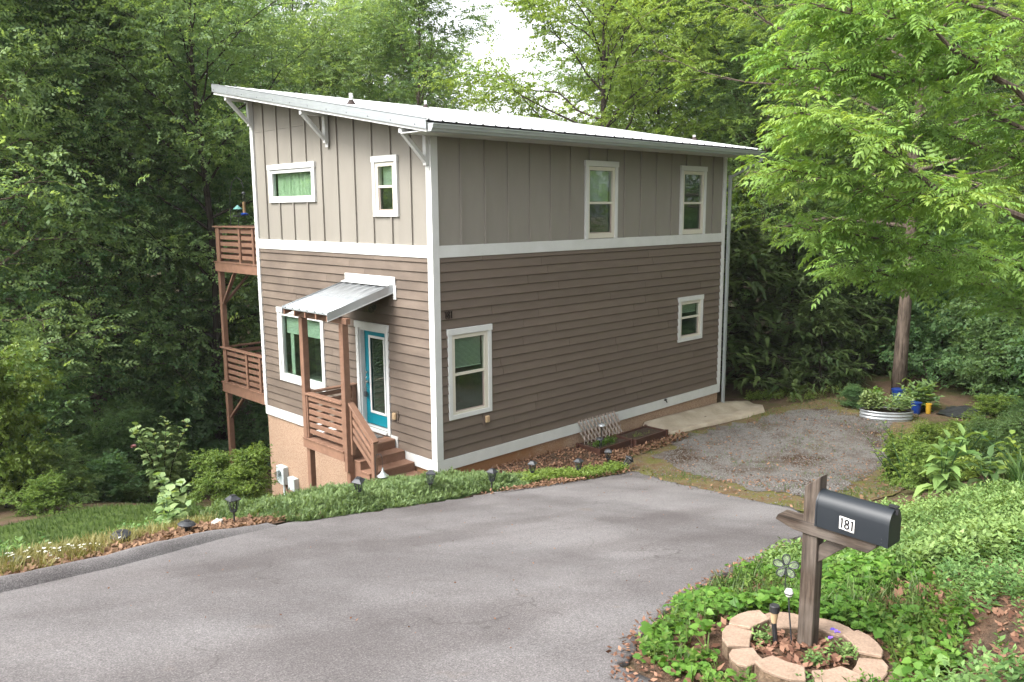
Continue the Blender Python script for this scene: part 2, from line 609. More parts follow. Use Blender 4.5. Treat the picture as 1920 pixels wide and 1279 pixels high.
def ground(x, y):
    x = np.asarray(x, float)
    y = np.asarray(y, float)
    P = -0.18-0.16*x-0.16*y
    S = -0.42+0.12*np.logaddexp(0, np.clip((P+0.42)/0.12, -400, 400))
    S = np.minimum(S, 6+0*S)
    yE = np.interp(x, EX, EY)
    sl = .3-.1*sst(1, 5, -x)
    Lp = -.19-sl*y-.09*x
    Lp = -3.4+0.6*np.logaddexp(0, np.clip((Lp+3.4)/0.6, -400, 400))
    Rp = -.19-.027*np.clip(x, -3, 14)-.01*np.clip(y, -30, 60)
    t = sst(-.2, 1.2+np.maximum(0, y)*1.2, x)
    B = Lp*(1-t)+Rp*t
    w = sst(0.5, 2.6, y-yE)*(1-t)+sst(0, 1.4, y-yE)*t
    g = S*(1-w)+B*w
    yR = np.interp(x, RX, RY)
    g = g+0.45*sst(0.0, 3.0, yR-y)
    q = 1-sst(.5, 1.15, np.hypot(x+5.03, y+9.69))
    return g*(1-q)+(2.235-.03*(x+5.03)-.04*(y+9.69))*q


def gz(x, y):
    return float(ground(x, y))


# cheap repeatable value noise for outlines and mounds
def vnoise(x, y, s=1.0, seed=0):
    x = np.asarray(x)*s
    y = np.asarray(y)*s
    r = 0
    for k, (a, b, c) in enumerate(((1.0, .73, .5), (1.9, -1.3, .25), (-2.7, 3.1, .16), (4.3, 3.7, .09))):
        r = r+c*np.sin(a*x+b*y+seed*1.7+k)*np.cos(b*x*1.1-a*y*.9+seed*.9+2*k)
    return r


def np_mesh(name, V, F, mat, parent=None, tint=None, smooth=False, link=True):
    """V (n,3), F list of (m,k) index arrays, world coordinates"""
    if not isinstance(F, (list, tuple)):
        F = [F]
    o0 = ORG.get(parent.name, Vector((0, 0, 0))) if parent else Vector((0, 0, 0))
    V = np.asarray(V, np.float32)-np.array(o0, np.float32)
    me = bpy.data.meshes.new(name)
    me.vertices.add(len(V))
    me.vertices.foreach_set('co', V.ravel())
    idx = np.concatenate([f.ravel() for f in F]).astype(np.int32)
    tot = np.concatenate([np.full(len(f), f.shape[1]) for f in F]).astype(np.int32)
    st = np.concatenate([[0], np.cumsum(tot)[:-1]]).astype(np.int32)
    me.loops.add(len(idx))
    me.loops.foreach_set('vertex_index', idx)
    me.polygons.add(len(tot))
    me.polygons.foreach_set('loop_start', st)
    if tint is not None:
        a = me.attributes.new('tint', 'FLOAT', 'FACE')
        a.data.foreach_set('value', np.asarray(tint, np.float32))
    if smooth:
        me.polygons.foreach_set('use_smooth', np.ones(len(tot), bool))
    me.update(calc_edges=True)
    if mat:
        me.materials.append(mat)
    if not link:
        return me
    o = bpy.data.objects.new(name, me)
    COL.objects.link(o)
    if parent:
        o.parent = parent
    ORG[o.name] = o0
    return o


def ruled(name, A, B, nu, nv, lift, mat, edge=.04, skirt=.06, seed=0, raw=False):
    """a sheet between two polylines, laid on the terrain"""
    def res(P, n):
        P = np.array(P, float)
        d = np.concatenate([[0], np.cumsum(np.hypot(*np.diff(P, axis=0).T))])
        t = np.linspace(0, d[-1], n)
        return np.stack([np.interp(t, d, P[:, 0]), np.interp(t, d, P[:, 1])], -1)
    A, B = (np.array(A, float), np.array(B, float)) if raw else (res(A, nu), res(B, nu))
    nu = len(A)
    t = np.linspace(0, 1, nv)[None, :, None]
    G = A[:, None]*(1-t)+B[:, None]*t
    x, y = G[..., 0], G[..., 1]
    nx = vnoise(x, y, 5, seed)*edge*2
    ny = vnoise(x, y, 6, seed+3)*edge*2
    w = np.ones(nv)*0
    w[0] = w[-1] = 1
    ww = w[None, :]*np.ones((nu, 1))
    ww[0] = ww[-1] = 1
    x = x+nx*ww
    y = y+ny*ww
    z = ground(x, y)+lift
    V = np.stack([x, y, z], -1)
    idx = np.arange(nu*nv).reshape(nu, nv)
    F = np.stack([idx[:-1, :-1], idx[1:, :-1], idx[1:, 1:], idx[:-1, 1:]], -1).reshape(-1, 4)
    rim = np.concatenate([idx[:, 0], idx[-1, 1:], idx[::-1, -1][1:], idx[0, ::-1][1:-1]])
    V = V.reshape(-1, 3)
    low = V[rim].copy()
    low[:, 2] -= skirt
    n0 = len(V)
    k = np.arange(len(rim))
    k2 = (k+1) % len(rim)
    S = np.stack([rim[k], n0+k, n0+k2, rim[k2]], -1)
    return np_mesh(name, np.concatenate([V, low]), [F, S], mat)


def patch(name, poly, lift, mat, rings=14, wob=.12, seed=0):
    """a sheet with an irregular outline on the terrain (polar grid round the middle)"""
    P = np.array(poly, float)
    c = P.mean(0)
    Q = np.concatenate([P, P[:1]])
    d = np.concatenate([[0], np.cumsum(np.hypot(*np.diff(Q, axis=0).T))])
    n = int(d[-1]/.18)
    t = np.linspace(0, d[-1], n, endpoint=False)
    O = np.stack([np.interp(t, d, Q[:, 0]), np.interp(t, d, Q[:, 1])], -1)
    k = 1+wob*(vnoise(O[:, 0], O[:, 1], 2.2, seed)+.6*vnoise(O[:, 0], O[:, 1], 7, seed+5))
    V = [np.array([[c[0], c[1]]])]
    for i in range(1, rings+1):
        s = i/rings
        V.append(c+(O-c)*(s*(1+(k-1)*s)[:, None]))
    V = np.concatenate(V)
    V = np.concatenate([V, ground(V[:, 0], V[:, 1])[:, None]+lift], 1)
    F4 = []
    ar = np.arange(n)
    a2 = (ar+1) % n
    for i in range(rings-1):
        b0, b1 = 1+i*n, 1+(i+1)*n
        F4.append(np.stack([b0+ar, b1+ar, b1+a2, b0+a2], -1))
    F3 = np.stack([np.zeros(n, int), 1+ar, 1+a2], -1)
    return np_mesh(name, V, [F3, np.concatenate(F4)], mat)


xs = np.concatenate([-np.geomspace(400, 15, 22), np.arange(-14.4, 22, .2), np.geomspace(22.5, 400, 22)])
ys = np.concatenate([-np.geomspace(400, 17, 22), np.arange(-16.4, 18, .2), np.geomspace(18.5, 400, 22)])
gx, gy = np.meshgrid(xs, ys, indexing='ij')
gzv = ground(gx, gy)
far = np.hypot(gx, gy)
gzv = np.where(far > 60, np.clip(gzv, -4, 6), gzv)
rough = vnoise(gx, gy, 3.0, 4)*.03
gV = np.stack([gx, gy, gzv+rough*0.6-.012], -1).reshape(-1, 3)
gi = np.arange(len(xs)*len(ys)).reshape(len(xs), len(ys))
gF = np.stack([gi[:-1, :-1], gi[1:, :-1], gi[1:, 1:], gi[:-1, 1:]], -1).reshape(-1, 4)
tag(np_mesh('ground', gV, gF, MT['ground'], smooth=True), kind='structure')

ROAD_L = [(-20, -9.5), (-14, -6.4), (-11, -5.1), (-8, -3.97), (-7.02, -3.6), (-5.61, -2.85), (-4.63, -2.5), (-3.24, -2.45), (-1.49, -2.2), (.54, -2.0), (2.5, -1.84), (3.52, -1.97)]
ROAD_R = [(-18, -22), (-10, -17), (-7.2, -13.5), (-6.35, -11), (-6.0, -9.7), (-5.88, -9.05), (-5.4, -8.7), (-4.2, -8.3), (-3.0, -8.0), (-1.54, -7.85), (.2, -7.4), (1.1, -6.68)]
rb_ = np.array(ROAD_R+[(2.3, -4.4), (3.45, -2.05)])
rd_ = np.concatenate([[0], np.cumsum(np.hypot(*np.diff(rb_, axis=0).T))])
rt_ = np.linspace(0, rd_[-1], 210)
rxx, ryy = np.interp(rt_, rd_, rb_[:, 0]), np.interp(rt_, rd_, rb_[:, 1])
rtop = np.interp(rxx, [q[0] for q in ROAD_L], [q[1] for q in ROAD_L])
tag(ruled('road', np.stack([rxx, rtop], -1), np.stack([rxx, ryy], -1), 0, 70, .018, MT['asphalt'], .10, .06, 1, True), kind='structure')
GRAVEL = [(2.7, -5.9), (4.0, -3.0), (4.7, -1.75), (6.3, -1.25), (8.5, -1.55), (10.2, -1.6), (11.6, -2.4), (11.4, -3.9), (8.3, -5.2), (5.0, -5.8), (3.0, -6.3)]
VERGE = [(0.9, -7.2), (2.6, -3.0), (3.2, -1.6), (4.1, -1.0), (6.2, -.85), (8.5, -1.2), (10.6, -1.2), (13.2, -1.8), (13.6, -3.4), (12.2, -4.6), (8.6, -6.0), (5.0, -6.9), (3.0, -7.2)]
tag(patch('verge', VERGE, .012, MT['mossy'], 16, .05, 2), kind='structure')
tag(patch('gravel_drive', GRAVEL, .022, MT['gravel'], 16, .20, 5), kind='structure')
LAWN = [(-10, -1.2), (-7.6, -2.4), (-6.6, -1.6), (-5.4, -.6), (-4.3, .9), (-3.4, 2.6), (-3.0, 4.4), (-4.6, 4.9), (-6.2, 4.2), (-8.5, 3.4), (-11, 2.4)]
tag(patch('lawn', LAWN, .012, MT['lawn'], 14, .06, 8), kind='structure')
MULCH_HOUSE = [(.2, -.05), (.1, -1.4), (1.6, -1.75), (3.4, -1.7), (4.4, -1.05), (6.4, -1.0), (6.4, -.05)]
tag(patch('mulch_bed', MULCH_HOUSE, .008, MT['mulch'], 10, .04, 3), kind='structure')
MULCH_L = [(-7.5, -2.95), (-5.9, -2.2), (-4.7, -1.7), (-4.4, -2.35), (-5.4, -2.7), (-7.0, -3.45), (-8.2, -3.85), (-8.6, -3.4)]
tag(patch('leaf_litter_strip', MULCH_L, .02, MT['mulch'], 6, .05, 6), kind='structure')
MULCH_R = [(-5.9, -9.1), (-5.5, -8.75), (-4.2, -8.4), (-2.8, -8.1), (-1.6, -8.3), (-2.4, -9.6), (-3.6, -11), (-5.0, -11.6), (-6.2, -11.4)]
tag(patch('mulch_bank', MULCH_R, .006, MT['mulch'], 10, .04, 9), kind='structure')

# asphalt kerb along the lower left edge of the road
KL = np.array([(-16, -7.3), (-14, -6.4), (-11, -5.1), (-8, -3.97), (-7.02, -3.6), (-5.61, -2.85), (-4.75, -2.52)])
kd = np.concatenate([[0], np.cumsum(np.hypot(*np.diff(KL, axis=0).T))])
kt = np.linspace(0, kd[-1], 90)
kx, ky = np.interp(kt, kd, KL[:, 0]), np.interp(kt, kd, KL[:, 1])
kn = np.stack([-np.gradient(ky), np.gradient(kx)], -1)
kn /= np.linalg.norm(kn, axis=1)[:, None]
prof = [(-.15, -.03), (-.09, .04), (-.03, .085), (.04, .09), (.09, .05), (.12, -.10)]
kV = []
for (n_, z_) in prof:
    px, py = kx+kn[:, 0]*n_, ky+kn[:, 1]*n_
    fade = np.clip((kd[-1]-kt)/1.2, .15, 1)
    kV.append(np.stack([px, py, ground(kx, ky)+.03+z_*fade+.014*vnoise(kx, ky, 4+n_*9)], -1))
kV = np.stack(kV, 1)
ki = np.arange(90*6).reshape(90, 6)
kF = np.stack([ki[:-1, :-1], ki[1:, :-1], ki[1:, 1:], ki[:-1, 1:]], -1).reshape(-1, 4)
tag(np_mesh('kerb', kV.reshape(-1, 3), kF, MT['asphalt'], smooth=True), kind='structure')

# concrete apron beside the far corner of the house
ap = [(6.15, -.72), (8.2, -1.0), (10.1, -1.28), (10.75, -.85), (10.9, -.35), (9.95, -.03), (6.3, -.03)]
a_mb = MB()
a_c = (8.4, -.5)
apv = []
for (x, y) in ap:
    apv.append((x, y))
n_ap = 48
apl = np.array(ap+[ap[0]])
ad_ = np.concatenate([[0], np.cumsum(np.hypot(*np.diff(apl, axis=0).T))])
at_ = np.linspace(0, ad_[-1], n_ap, endpoint=False)
ax_, ay_ = np.interp(at_, ad_, apl[:, 0]), np.interp(at_, ad_, apl[:, 1])
rings = [(0.02, 1), (.35, 1), (.62, 1), (.82, 1), (.97, 1), (1.0, 0)]
aV = []
for s, top in rings:
    x = a_c[0]+(ax_-a_c[0])*s
    y = a_c[1]+(ay_-a_c[1])*s
    z = ground(x, y)+(.07+.10*sst(-.55, -.05, y)-.045*np.exp(-((y+.62)/.13)**2)+.015*vnoise(x, y, 3) if top else -.05)
    aV.append(np.stack([x, y, z+0*x], -1))
aV = np.stack(aV, 0)
ai = np.arange(len(rings)*n_ap).reshape(len(rings), n_ap)
aF = np.stack([ai[:-1], ai[1:], np.roll(ai, -1, 1)[1:], np.roll(ai, -1, 1)[:-1]], -1).reshape(-1, 4)
tag(np_mesh('concrete_apron', aV.reshape(-1, 3), aF, MT['concrete'], smooth=True), kind='structure')

# ================================================================== THE HOUSE
W, L, C_ = 6.659, 9.776, 0.178
HB = 0.2275
house = root('house', (0, 0, 0), 'two storey house with grey taupe panels over brown lap siding and a white sloping roof', 'house')


def zu(y):
    return 6.33+.179*y


def zt(y):
    return 6.538+.179*y


def wall_pt(wall, u, z, n):
    return (u, -n, z) if wall == 'R' else (-n, u, z)


def wbox(mb, wall, u0, u1, z0, z1, n0, n1):
    a, b = wall_pt(wall, u0, z0, n0), wall_pt(wall, u1, z1, n1)
    return mb.box(*a, *b)


WIN = {
    'R': [(.26, 1.40, .97, 2.72), (4.17, 5.30, 4.28, 5.96), (7.73, 8.87, 4.28, 5.96), (7.76, 8.88, 1.59, 2.73)],
    'G': [(3.80, 5.85, .97, 2.72), (3.89, 5.93, 5.12, 5.97), (.96, 1.80, 4.81, 5.96), (1.43, 2.57, .45, 2.69)]}


def holes(wall):
    return [(u0+.07, u1-.07, z0+.05, z1-.06) for u0, u1, z0, z1 in WIN[wall]]


def wedge(mb, wall, u0, u1, z0, z1, n0, n1):
    pr = [(-.004, z0), (n0-.020, z0), (n0, z0+.013), (n1, z1), (-.004, z1)] if n0 > .03 and z1-z0 > .03 else [(-.004, z0), (n0, z0), (n1, z1), (-.004, z1)]
    mb.prism([wall_pt(wall, u0, z, n) for n, z in pr], Vector(wall_pt(wall, u1, 0, 0))-Vector(wall_pt(wall, u0, 0, 0)))


def cut(u0, u1, z0, z1, hs):
    """rectangles left of (u0..u1, z0..z1) after taking the openings out"""
    us = sorted({u0, u1} | {min(max(h[k], u0), u1) for h in hs for k in (0, 1)})
    out = []
    for a, b in zip(us, us[1:]):
        if b-a < .004:
            continue
        m = (a+b)/2
        segs = [(z0, z1)]
        for h in hs:
            if h[0] < m < h[1]:
                new = []
                for s, e in segs:
                    if h[3] <= s or h[2] >= e:
                        new.append((s, e))
                    else:
                        if h[2] > s+.004:
                            new.append((s, h[2]))
                        if h[3] < e-.004:
                            new.append((h[3], e))
                segs = new
        for s, e in segs:
            out.append((a, b, s, e))
    # join neighbours with the same heights
    out.sort(key=lambda r: (r[2], r[3], r[0]))
    res = []
    for r in out:
        if res and abs(res[-1][1]-r[0]) < 1e-6 and res[-1][2:] == r[2:]:
            res[-1] = (res[-1][0], r[1])+r[2:]
        else:
            res.append(r)
    return res


rs = random.Random(3)
for wall, u0, u1, mat in (('R', .113, L-.101, MT['brown']), ('G', .113, W-.113, MT['brownw'])):
    hs = holes(wall)
    for k in range(22):
        z0 = HB+k*C_
        z1 = min(z0+C_, 4.065)
        joints = [u0]
        u = u0+rs.uniform(.9, 3.6)
        while u < u1-.8:
            joints.append(u)
            u += 3.66
        joints.append(u1)
        for a, b in zip(joints, joints[1:]):
            for (ua, ub, s, e) in cut(a+.003, b-.003, z0, z1, hs):
                mb = MB()
                t0, t1 = (s-z0)/C_, (e-z0)/C_
                wedge(mb, wall, ua, ub, s, e+.002, .036-.029*t0, .036-.029*t1)
                mb.build('siding_board', mat, house)
# upper storey: strips of panel between battens
for wall, u1, cs in (('R', L-.02, [.07+.61*k for k in range(1, 16)]), ('G', W-.113, [-.01+.61*k for k in range(1, 11)])):
    edges = [.10]+cs+[u1]
    hs = holes(wall)
    for a, b in zip(edges, edges[1:]):
        top = 6.25 if wall == 'R' else zu(a)
        for (ua, ub, s, e) in cut(a, b, 4.27, 6.25, hs):
            if wall == 'R' or e < 6.24:
                mb = MB()
                wbox(mb, wall, ua, ub, s, e, -.01, .0)
                mb.build('wall_panel', MT['taupe'], house)
            else:
                segs = [(s, None)]
                if a > 4.1:
                    segs = [(s, 6.738), (6.743, None)]
                for s_, e_ in segs:
                    mb = MB()
                    if e_ is None:
                        poly = [wall_pt(wall, ua, s_, -.01), wall_pt(wall, ub, s_, -.01), wall_pt(wall, ub, zu(ub)+.03, -.01), wall_pt(wall, ua, zu(ua)+.03, -.01)]
                    else:
                        poly = [wall_pt(wall, ua, s_, -.01), wall_pt(wall, ub, s_, -.01), wall_pt(wall, ub, e_, -.01), wall_pt(wall, ua, e_, -.01)]
                    mb.prism(poly, Vector(wall_pt(wall, 0, 0, .0))-Vector(wall_pt(wall, 0, 0, -.01)))
                    mb.build('wall_panel', MT['taupe'], house)
    for c in cs:
        topz = 6.235 if wall == 'R' else zu(c-.025)
        for (ua, ub, s, e) in cut(c-.022, c+.022, 4.285, topz, [(h[0]-.06, h[1]+.06, h[2]-.04, h[3]+.05) for h in hs]):
            mb = MB()
            wbox(mb, wall, ua, ub, s, e, .001, .034)
            mb.build('batten', MT['taupe'], house)

# white trim
for wall, u1 in (('R', L), ('G', W)):
    mb = MB()
    wbox(mb, wall, .104, u1-.102, 4.06, 4.28, 0, .040)
    mb.build('belly_band', MT['white'], house, bevel=.003)
    mb = MB()
    if wall == 'R':
        wbox(mb, wall, -.039, u1+.03, 0, HB, 0, .042)
    else:
        wbox(mb, wall, 0, u1, 0, HB, 0, .039)
    mb.build('base_band', MT['white'], house, bevel=.003)
mb = MB()
wbox(mb, 'R', -.044, .114, HB+.001, 6.33, 0, .044)
wbox(mb, 'G', .001, .114, HB+.001, 6.33, 0, .044)
mb.build('corner_board', MT['white'], house, bevel=.003)
mb = MB()
wbox(mb, 'G', W-.105, W+.03, HB+.001, zu(W)-.01, 0, .044)
mb.box(0.0, W, HB, .10, W+.03, zu(W)-.01)
mb.build('corner_board', MT['white'], house, bevel=.003)
mb = MB()
wbox(mb, 'R', L-.10, L+.03, HB+.001, 6.24, 0, .044)
mb.box(L, 0.0, HB, L+.03, .10, 6.24)
mb.build('corner_board', MT['white'], house, bevel=.003)
# plain walls on the sides the street does not see, and the floor between storeys
mb = MB()
mb.box(.0, W-.012, -.1, L, W, 7.45)
mb.build('rear_wall', MT['taupe'], house)
mb = MB()
mb.prism([(L-.012, .02, -.1), (L-.012, W-.02, -.1), (L-.012, W-.02, zu(W)), (L-.012, .02, zu(0))], (.012, 0, 0))
mb.build('side_wall', MT['taupe'], house)
mb = MB()
mb.box(.2, .2, 3.3, L-.1, W-.1, 3.6)
mb.build('floor_slab', MT['room'], house)
# foundation
mb = MB()
mb.box(.006, .006, -1.2, L-.02, .25, -.001)
mb.box(.006, .25, -4, .25, W-.02, -.001)
mb.box(.25, W-.25, -4, L-.02, W-.02, -.001)
mb.box(L-.25, .25, -4, L-.02, W-.25, -.001)
mb.build('foundation', MT['stucco'], house)


# windows -----------------------------------------------------------------
def window(wall, u0, u1, z0, z1, glass, rail=None, cover=None, bottom=True, label=None):
    gu0, gu1, g0, g1 = glass
    mb = MB()
    fu0, fu1, f0, f1 = u0+.105, u1-.105, (z0+.085 if bottom else z0+.012), z1-.125
    n0, n1 = -.06, .030
    wbox(mb, wall, fu0, gu0, f0, f1, n0, n1)
    wbox(mb, wall, gu1, fu1, f0, f1, n0, n1)
    wbox(mb, wall, gu0, gu1, f0, g0, n0, n1)
    wbox(mb, wall, gu0, gu1, g1, f1, n0, n1)
    if rail:
        wbox(mb, wall, gu0, gu1, rail-.025, rail+.025, n0+.01, n1-.008)
    w = mb.build('window', MT['vinyl'] if wall == 'R' or rail else MT['white'], house, bevel=.003)
    if label:
        w['label'] = label
    hz = z1-.118
    m2 = MB()
    wbox(m2, wall, u0, u1, hz, z1, 0, .058)
    m2.build('head_trim', MT['white'], w, bevel=.003)
    for a, b in ((u0+.018, u0+.107), (u1-.107, u1-.018)):
        m2 = MB()
        wbox(m2, wall, a, b, z0, hz-.001, 0, .050)
        m2.build('side_trim', MT['white'], w, bevel=.003)
    if bottom:
        m2 = MB()
        wbox(m2, wall, u0+.108, u1-.108, z0, z0+.087, 0, .048)
        m2.build('sill_trim', MT['white'], w, bevel=.003)
    panes = [(g0, g1)] if not rail else [(g0, rail-.025), (rail+.025, g1)]
    for k, (a, b) in enumerate(panes):
        nn = -.028 if (rail and k == 0) else -.016
        m2 = MB()
        wbox(m2, wall, gu0, gu1, a, b, nn-.003, nn)
        m2.build('pane', MT['glass'], w)
    if rail:                       # brown-framed insect screen over the lower sash
        m2 = MB()
        wbox(m2, wall, gu0, gu1, g0, g0+.022, -.012, .006)
        wbox(m2, wall, gu1-.03, gu1, g0+.022, rail-.025, -.012, .006)
        m2.build('screen_frame', MT['screen'], w)
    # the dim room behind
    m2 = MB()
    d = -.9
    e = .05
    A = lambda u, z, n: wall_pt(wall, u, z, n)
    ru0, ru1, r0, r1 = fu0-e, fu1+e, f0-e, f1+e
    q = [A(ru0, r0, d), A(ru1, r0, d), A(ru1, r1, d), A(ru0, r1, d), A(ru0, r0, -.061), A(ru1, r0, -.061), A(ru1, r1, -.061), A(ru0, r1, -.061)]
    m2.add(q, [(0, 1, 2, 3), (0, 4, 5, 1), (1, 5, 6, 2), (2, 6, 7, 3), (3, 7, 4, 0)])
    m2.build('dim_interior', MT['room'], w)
    for kind, c0, c1 in (cover or []):
        m2 = MB()
        if kind == 'mini':
            z = c0
            while z < c1:
                a, b = A(gu0+.01, z, -.085), A(gu1-.01, z+.012, -.105)
                m2.add([A(gu0+.01, z, -.097), A(gu1-.01, z, -.097), A(gu1-.01, z+.021, -.088), A(gu0+.01, z+.021, -.088)], [(0, 1, 2, 3)])
                z += .024
            wbox(m2, wall, gu0+.01, gu1-.01, c0-.03, c0-.01, -.11, -.08)
            m2.build('blind', MT['blind'], w)
        elif kind == 'shade':
            wbox(m2, wall, gu0+.02, gu1-.02, c0, c1, -.10, -.095)
            wbox(m2, wall, gu0+.02, gu1-.02, c0-.03, c0, -.105, -.09)
            m2.build('roller_shade', MT['gshade'], w)
        elif kind == 'jamb':
            wbox(m2, wall, gu1-.30, gu1-.16, g0, c1, -.12, -.10)
            m2.build('side_curtain', MT['gshade'], w)
        else:
            nu = 60
            us = np.linspace(gu0+.01, gu1-.01, nu)
            rows = []
            for z in (c0, c1):
                rows.append([A(u, z, -.10+.018*math.sin(u*38+.5*math.sin(u*11))+.008*math.sin(u*83)) for u in us])
            m2.add(rows[0]+rows[1], [(k, k+1, nu+k+1, nu+k) for k in range(nu-1)])
            m2.build('curtain', MT['curtain'], w, smooth=True)
    return w


window('R', *WIN['R'][0], (.45, 1.21, 1.10, 2.52), 1.83, [('mini', 1.96, 2.51)], label='tall sash window near the front corner with a pale blind half down')
window('R', *WIN['R'][1], (4.335, 5.11, 4.40, 5.755), 5.06, [('mini', 5.10, 5.74)], bottom=False)
window('R', *WIN['R'][2], (7.91, 8.68, 4.40, 5.755), 5.06, [], bottom=False)
window('R', *WIN['R'][3], (7.93, 8.71, 1.72, 2.53), 2.19, [('mini', 2.33, 2.52)], label='small sash window low on the far end of the long wall')
window('G', *WIN['G'][0], (3.965, 5.66, 1.15, 2.53), None, [('shade', 2.14, 2.52), ('jamb', 1.15, 2.5)], label='large picture window behind the porch post with a roller shade coloured as if green-lit')
window('G', *WIN['G'][1], (4.07, 5.755, 5.26, 5.77), None, [('curtain', 5.25, 5.77)], label='wide low window with a curtain coloured with the green reflection')
window('G', *WIN['G'][2], (1.15, 1.61, 4.93, 5.76), 5.38, [('mini', 5.42, 5.75)], label='narrow sash window on the gable wall')

# the front door ------------------------------------------------------------
u0, u1, z0, z1 = 1.43, 2.57, .45, 2.69
mb = MB()
wbox(mb, 'G', 1.515, 1.545, .47, 2.57, -.16, .012)
wbox(mb, 'G', 2.445, 2.475, .47, 2.57, -.16, .012)
wbox(mb, 'G', 1.545, 2.445, 2.51, 2.57, -.16, .012)
wbox(mb, 'G', 1.515, 2.475, .452, .50, -.16, .10)
door = mb.build('door', MT['white'], house, bevel=.003)
door['label'] = 'teal front door with one tall glass pane in a white frame'
mb = MB()
wbox(mb, 'G', 1.56, 1.74, .53, 2.505, -.13, -.09)
wbox(mb, 'G', 2.25, 2.44, .53, 2.505, -.13, -.09)
wbox(mb, 'G', 1.74, 2.25, .53, .80, -.13, -.09)
wbox(mb, 'G', 1.74, 2.25, 2.38, 2.505, -.13, -.09)
mb.build('door_leaf', MT['teal'], door, bevel=.003)
mb = MB()
for a, b, c, d in ((1.715, 1.765, .775, 2.405), (2.225, 2.275, .775, 2.405), (1.765, 2.225, .775, .825), (1.765, 2.225, 2.355, 2.405)):
    wbox(mb, 'G', a, b, c, d, -.089, -.072)
mb.build('pane_frame', MT['white'], door, bevel=.002)
mb = MB()
wbox(mb, 'G', 1.74, 2.25, .80, 2.38, -.112, -.108)
mb.build('pane', MT['glass'], door)
mb = MB()
z = .83
while z < 2.35:
    mb.add([wall_pt('G', 1.75, z, -.118), wall_pt('G', 2.24, z, -.118), wall_pt('G', 2.24, z+.012, -.126), wall_pt('G', 1.75, z+.012, -.126)], [(0, 1, 2, 3)])
    z += .03
mb.build('blind', MT['room'], door)
mb = MB()
mb.box(.14, 1.5, .4, 1.1, 2.5, .401)
mb.box(1.1, 1.5, .4, 1.11, 2.5, 2.6)
mb.build('dim_interior', MT['room'], door)
mb = MB()
for z, r in ((1.62, .030), (1.42, .033)):
    mb.tube([(.088, 2.36, z), (.045, 2.36, z)], r, 12)
mb.tube([(.06, 2.36, 1.42), (.03, 2.36, 1.42), (.03, 2.27, 1.425)], .011, 8)
mb.tube([(.06, 2.36, 1.52), (.03, 2.36, 1.50), (.03, 2.36, 1.30), (.06, 2.36, 1.28)], .011, 8)
mb.build('door_handle', MT['chrome'], door, smooth=True)
mb = MB()
mb.box(.005, 2.325, 1.10, .045, 2.395, 1.21)
mb.tube([(.025, 2.335, 1.20), (.025, 2.335, 1.27), (.025, 2.36, 1.30), (.025, 2.385, 1.27), (.025, 2.385, 1.20)], .006, 6)
mb.build('lock_box', MT['darkgrey'], door, bevel=.004)
m2 = MB()
wbox(m2, 'G', 1.41, 2.59, 2.56, 2.69, 0, .058)
m2.build('head_trim', MT['white'], door, bevel=.003)
for a, b in ((1.432, 1.522), (2.468, 2.558)):
    m2 = MB()
    wbox(m2, 'G', a, b, .44, 2.559, 0, .050)
    m2.build('side_trim', MT['white'], door, bevel=.003)

# roof ------------------------------------------------------------------------
RX0, RX1, RY0, RY1 = -.70, 10.12, -.77, 7.10
mb = MB()
mb.prism([(RX0+.02, RY0+.03, zu(RY0)+.02), (RX0+.02, RY1-.02, zu(RY1)), (RX0+.02, RY1-.02, zt(RY1)-.03), (RX0+.02, RY0+.03, zt(RY0)-.03)], (RX1-RX0-.04, 0, 0))
roof = mb.build('roof', MT['white'], house)
roof['label'] = 'white ribbed metal roof sloping from the wooded side down to the gutter'
# ribbed sheet
pts = []
x = RX0
prof = []
while x < RX1-.05:
    prof += [(x, 0), (x+.022, .024), (x+.040, .024), (x+.062, 0), (x+.13, 0), (x+.137, .006), (x+.150, .006), (x+.157, 0), (x+.215, 0), (x+.222, .006), (x+.235, .006), (x+.242, 0)]
    x += .3048
prof.append((RX1, 0))
n = len(prof)
ny = 10
V = []
for j in range(ny):
    y = RY0-.02+(RY1-RY0+.04)*j/(ny-1)
    for (px, pz) in prof:
        V.append((px, y, zt(y)+pz))
F = [(j*n+i, j*n+i+1, (j+1)*n+i+1, (j+1)*n+i) for j in range(ny-1) for i in range(n-1)]
np_mesh('metal_sheet', np.array(V), np.array(F), MT['roof'], roof)
mb = MB()
for X in (RX0, RX1):
    s = -1 if X == RX0 else 1
    mb.prism([(X, RY0, zt(RY0)-.145), (X, RY1, zt(RY1)-.145), (X, RY1, zt(RY1)+.02), (X, RY0, zt(RY0)+.02)], (s*.012, 0, 0))
    mb.prism([(X+s*.012, RY0, zt(RY0)+.012), (X+s*.012, RY1, zt(RY1)+.012), (X+s*.012, RY1, zt(RY1)+.028), (X+s*.012, RY0, zt(RY0)+.028)], (-s*.13, 0, 0))
mb.prism([(RX0, RY1, zt(RY1)-.12), (RX1, RY1, zt(RY1)-.12), (RX1, RY1, zt(RY1)+.02), (RX0, RY1, zt(RY1)+.02)], (0, .012, 0))
mb.build('rake_trim', MT['galv'], roof)
mb = MB()
for k in range(12):
    y = RY0+.3+k*.68
    mb.tube([(RX0-.012, y, zt(y)-.10), (RX0-.018, y, zt(y)-.10)], .010, 6)
mb.build('trim_screw', MT['darkgrey'], roof)
mb = MB()
mb.box(RX0+.04, -.70, 6.232, L+.6, -.001, 6.25)
mb.build('soffit', MT['white'], roof)
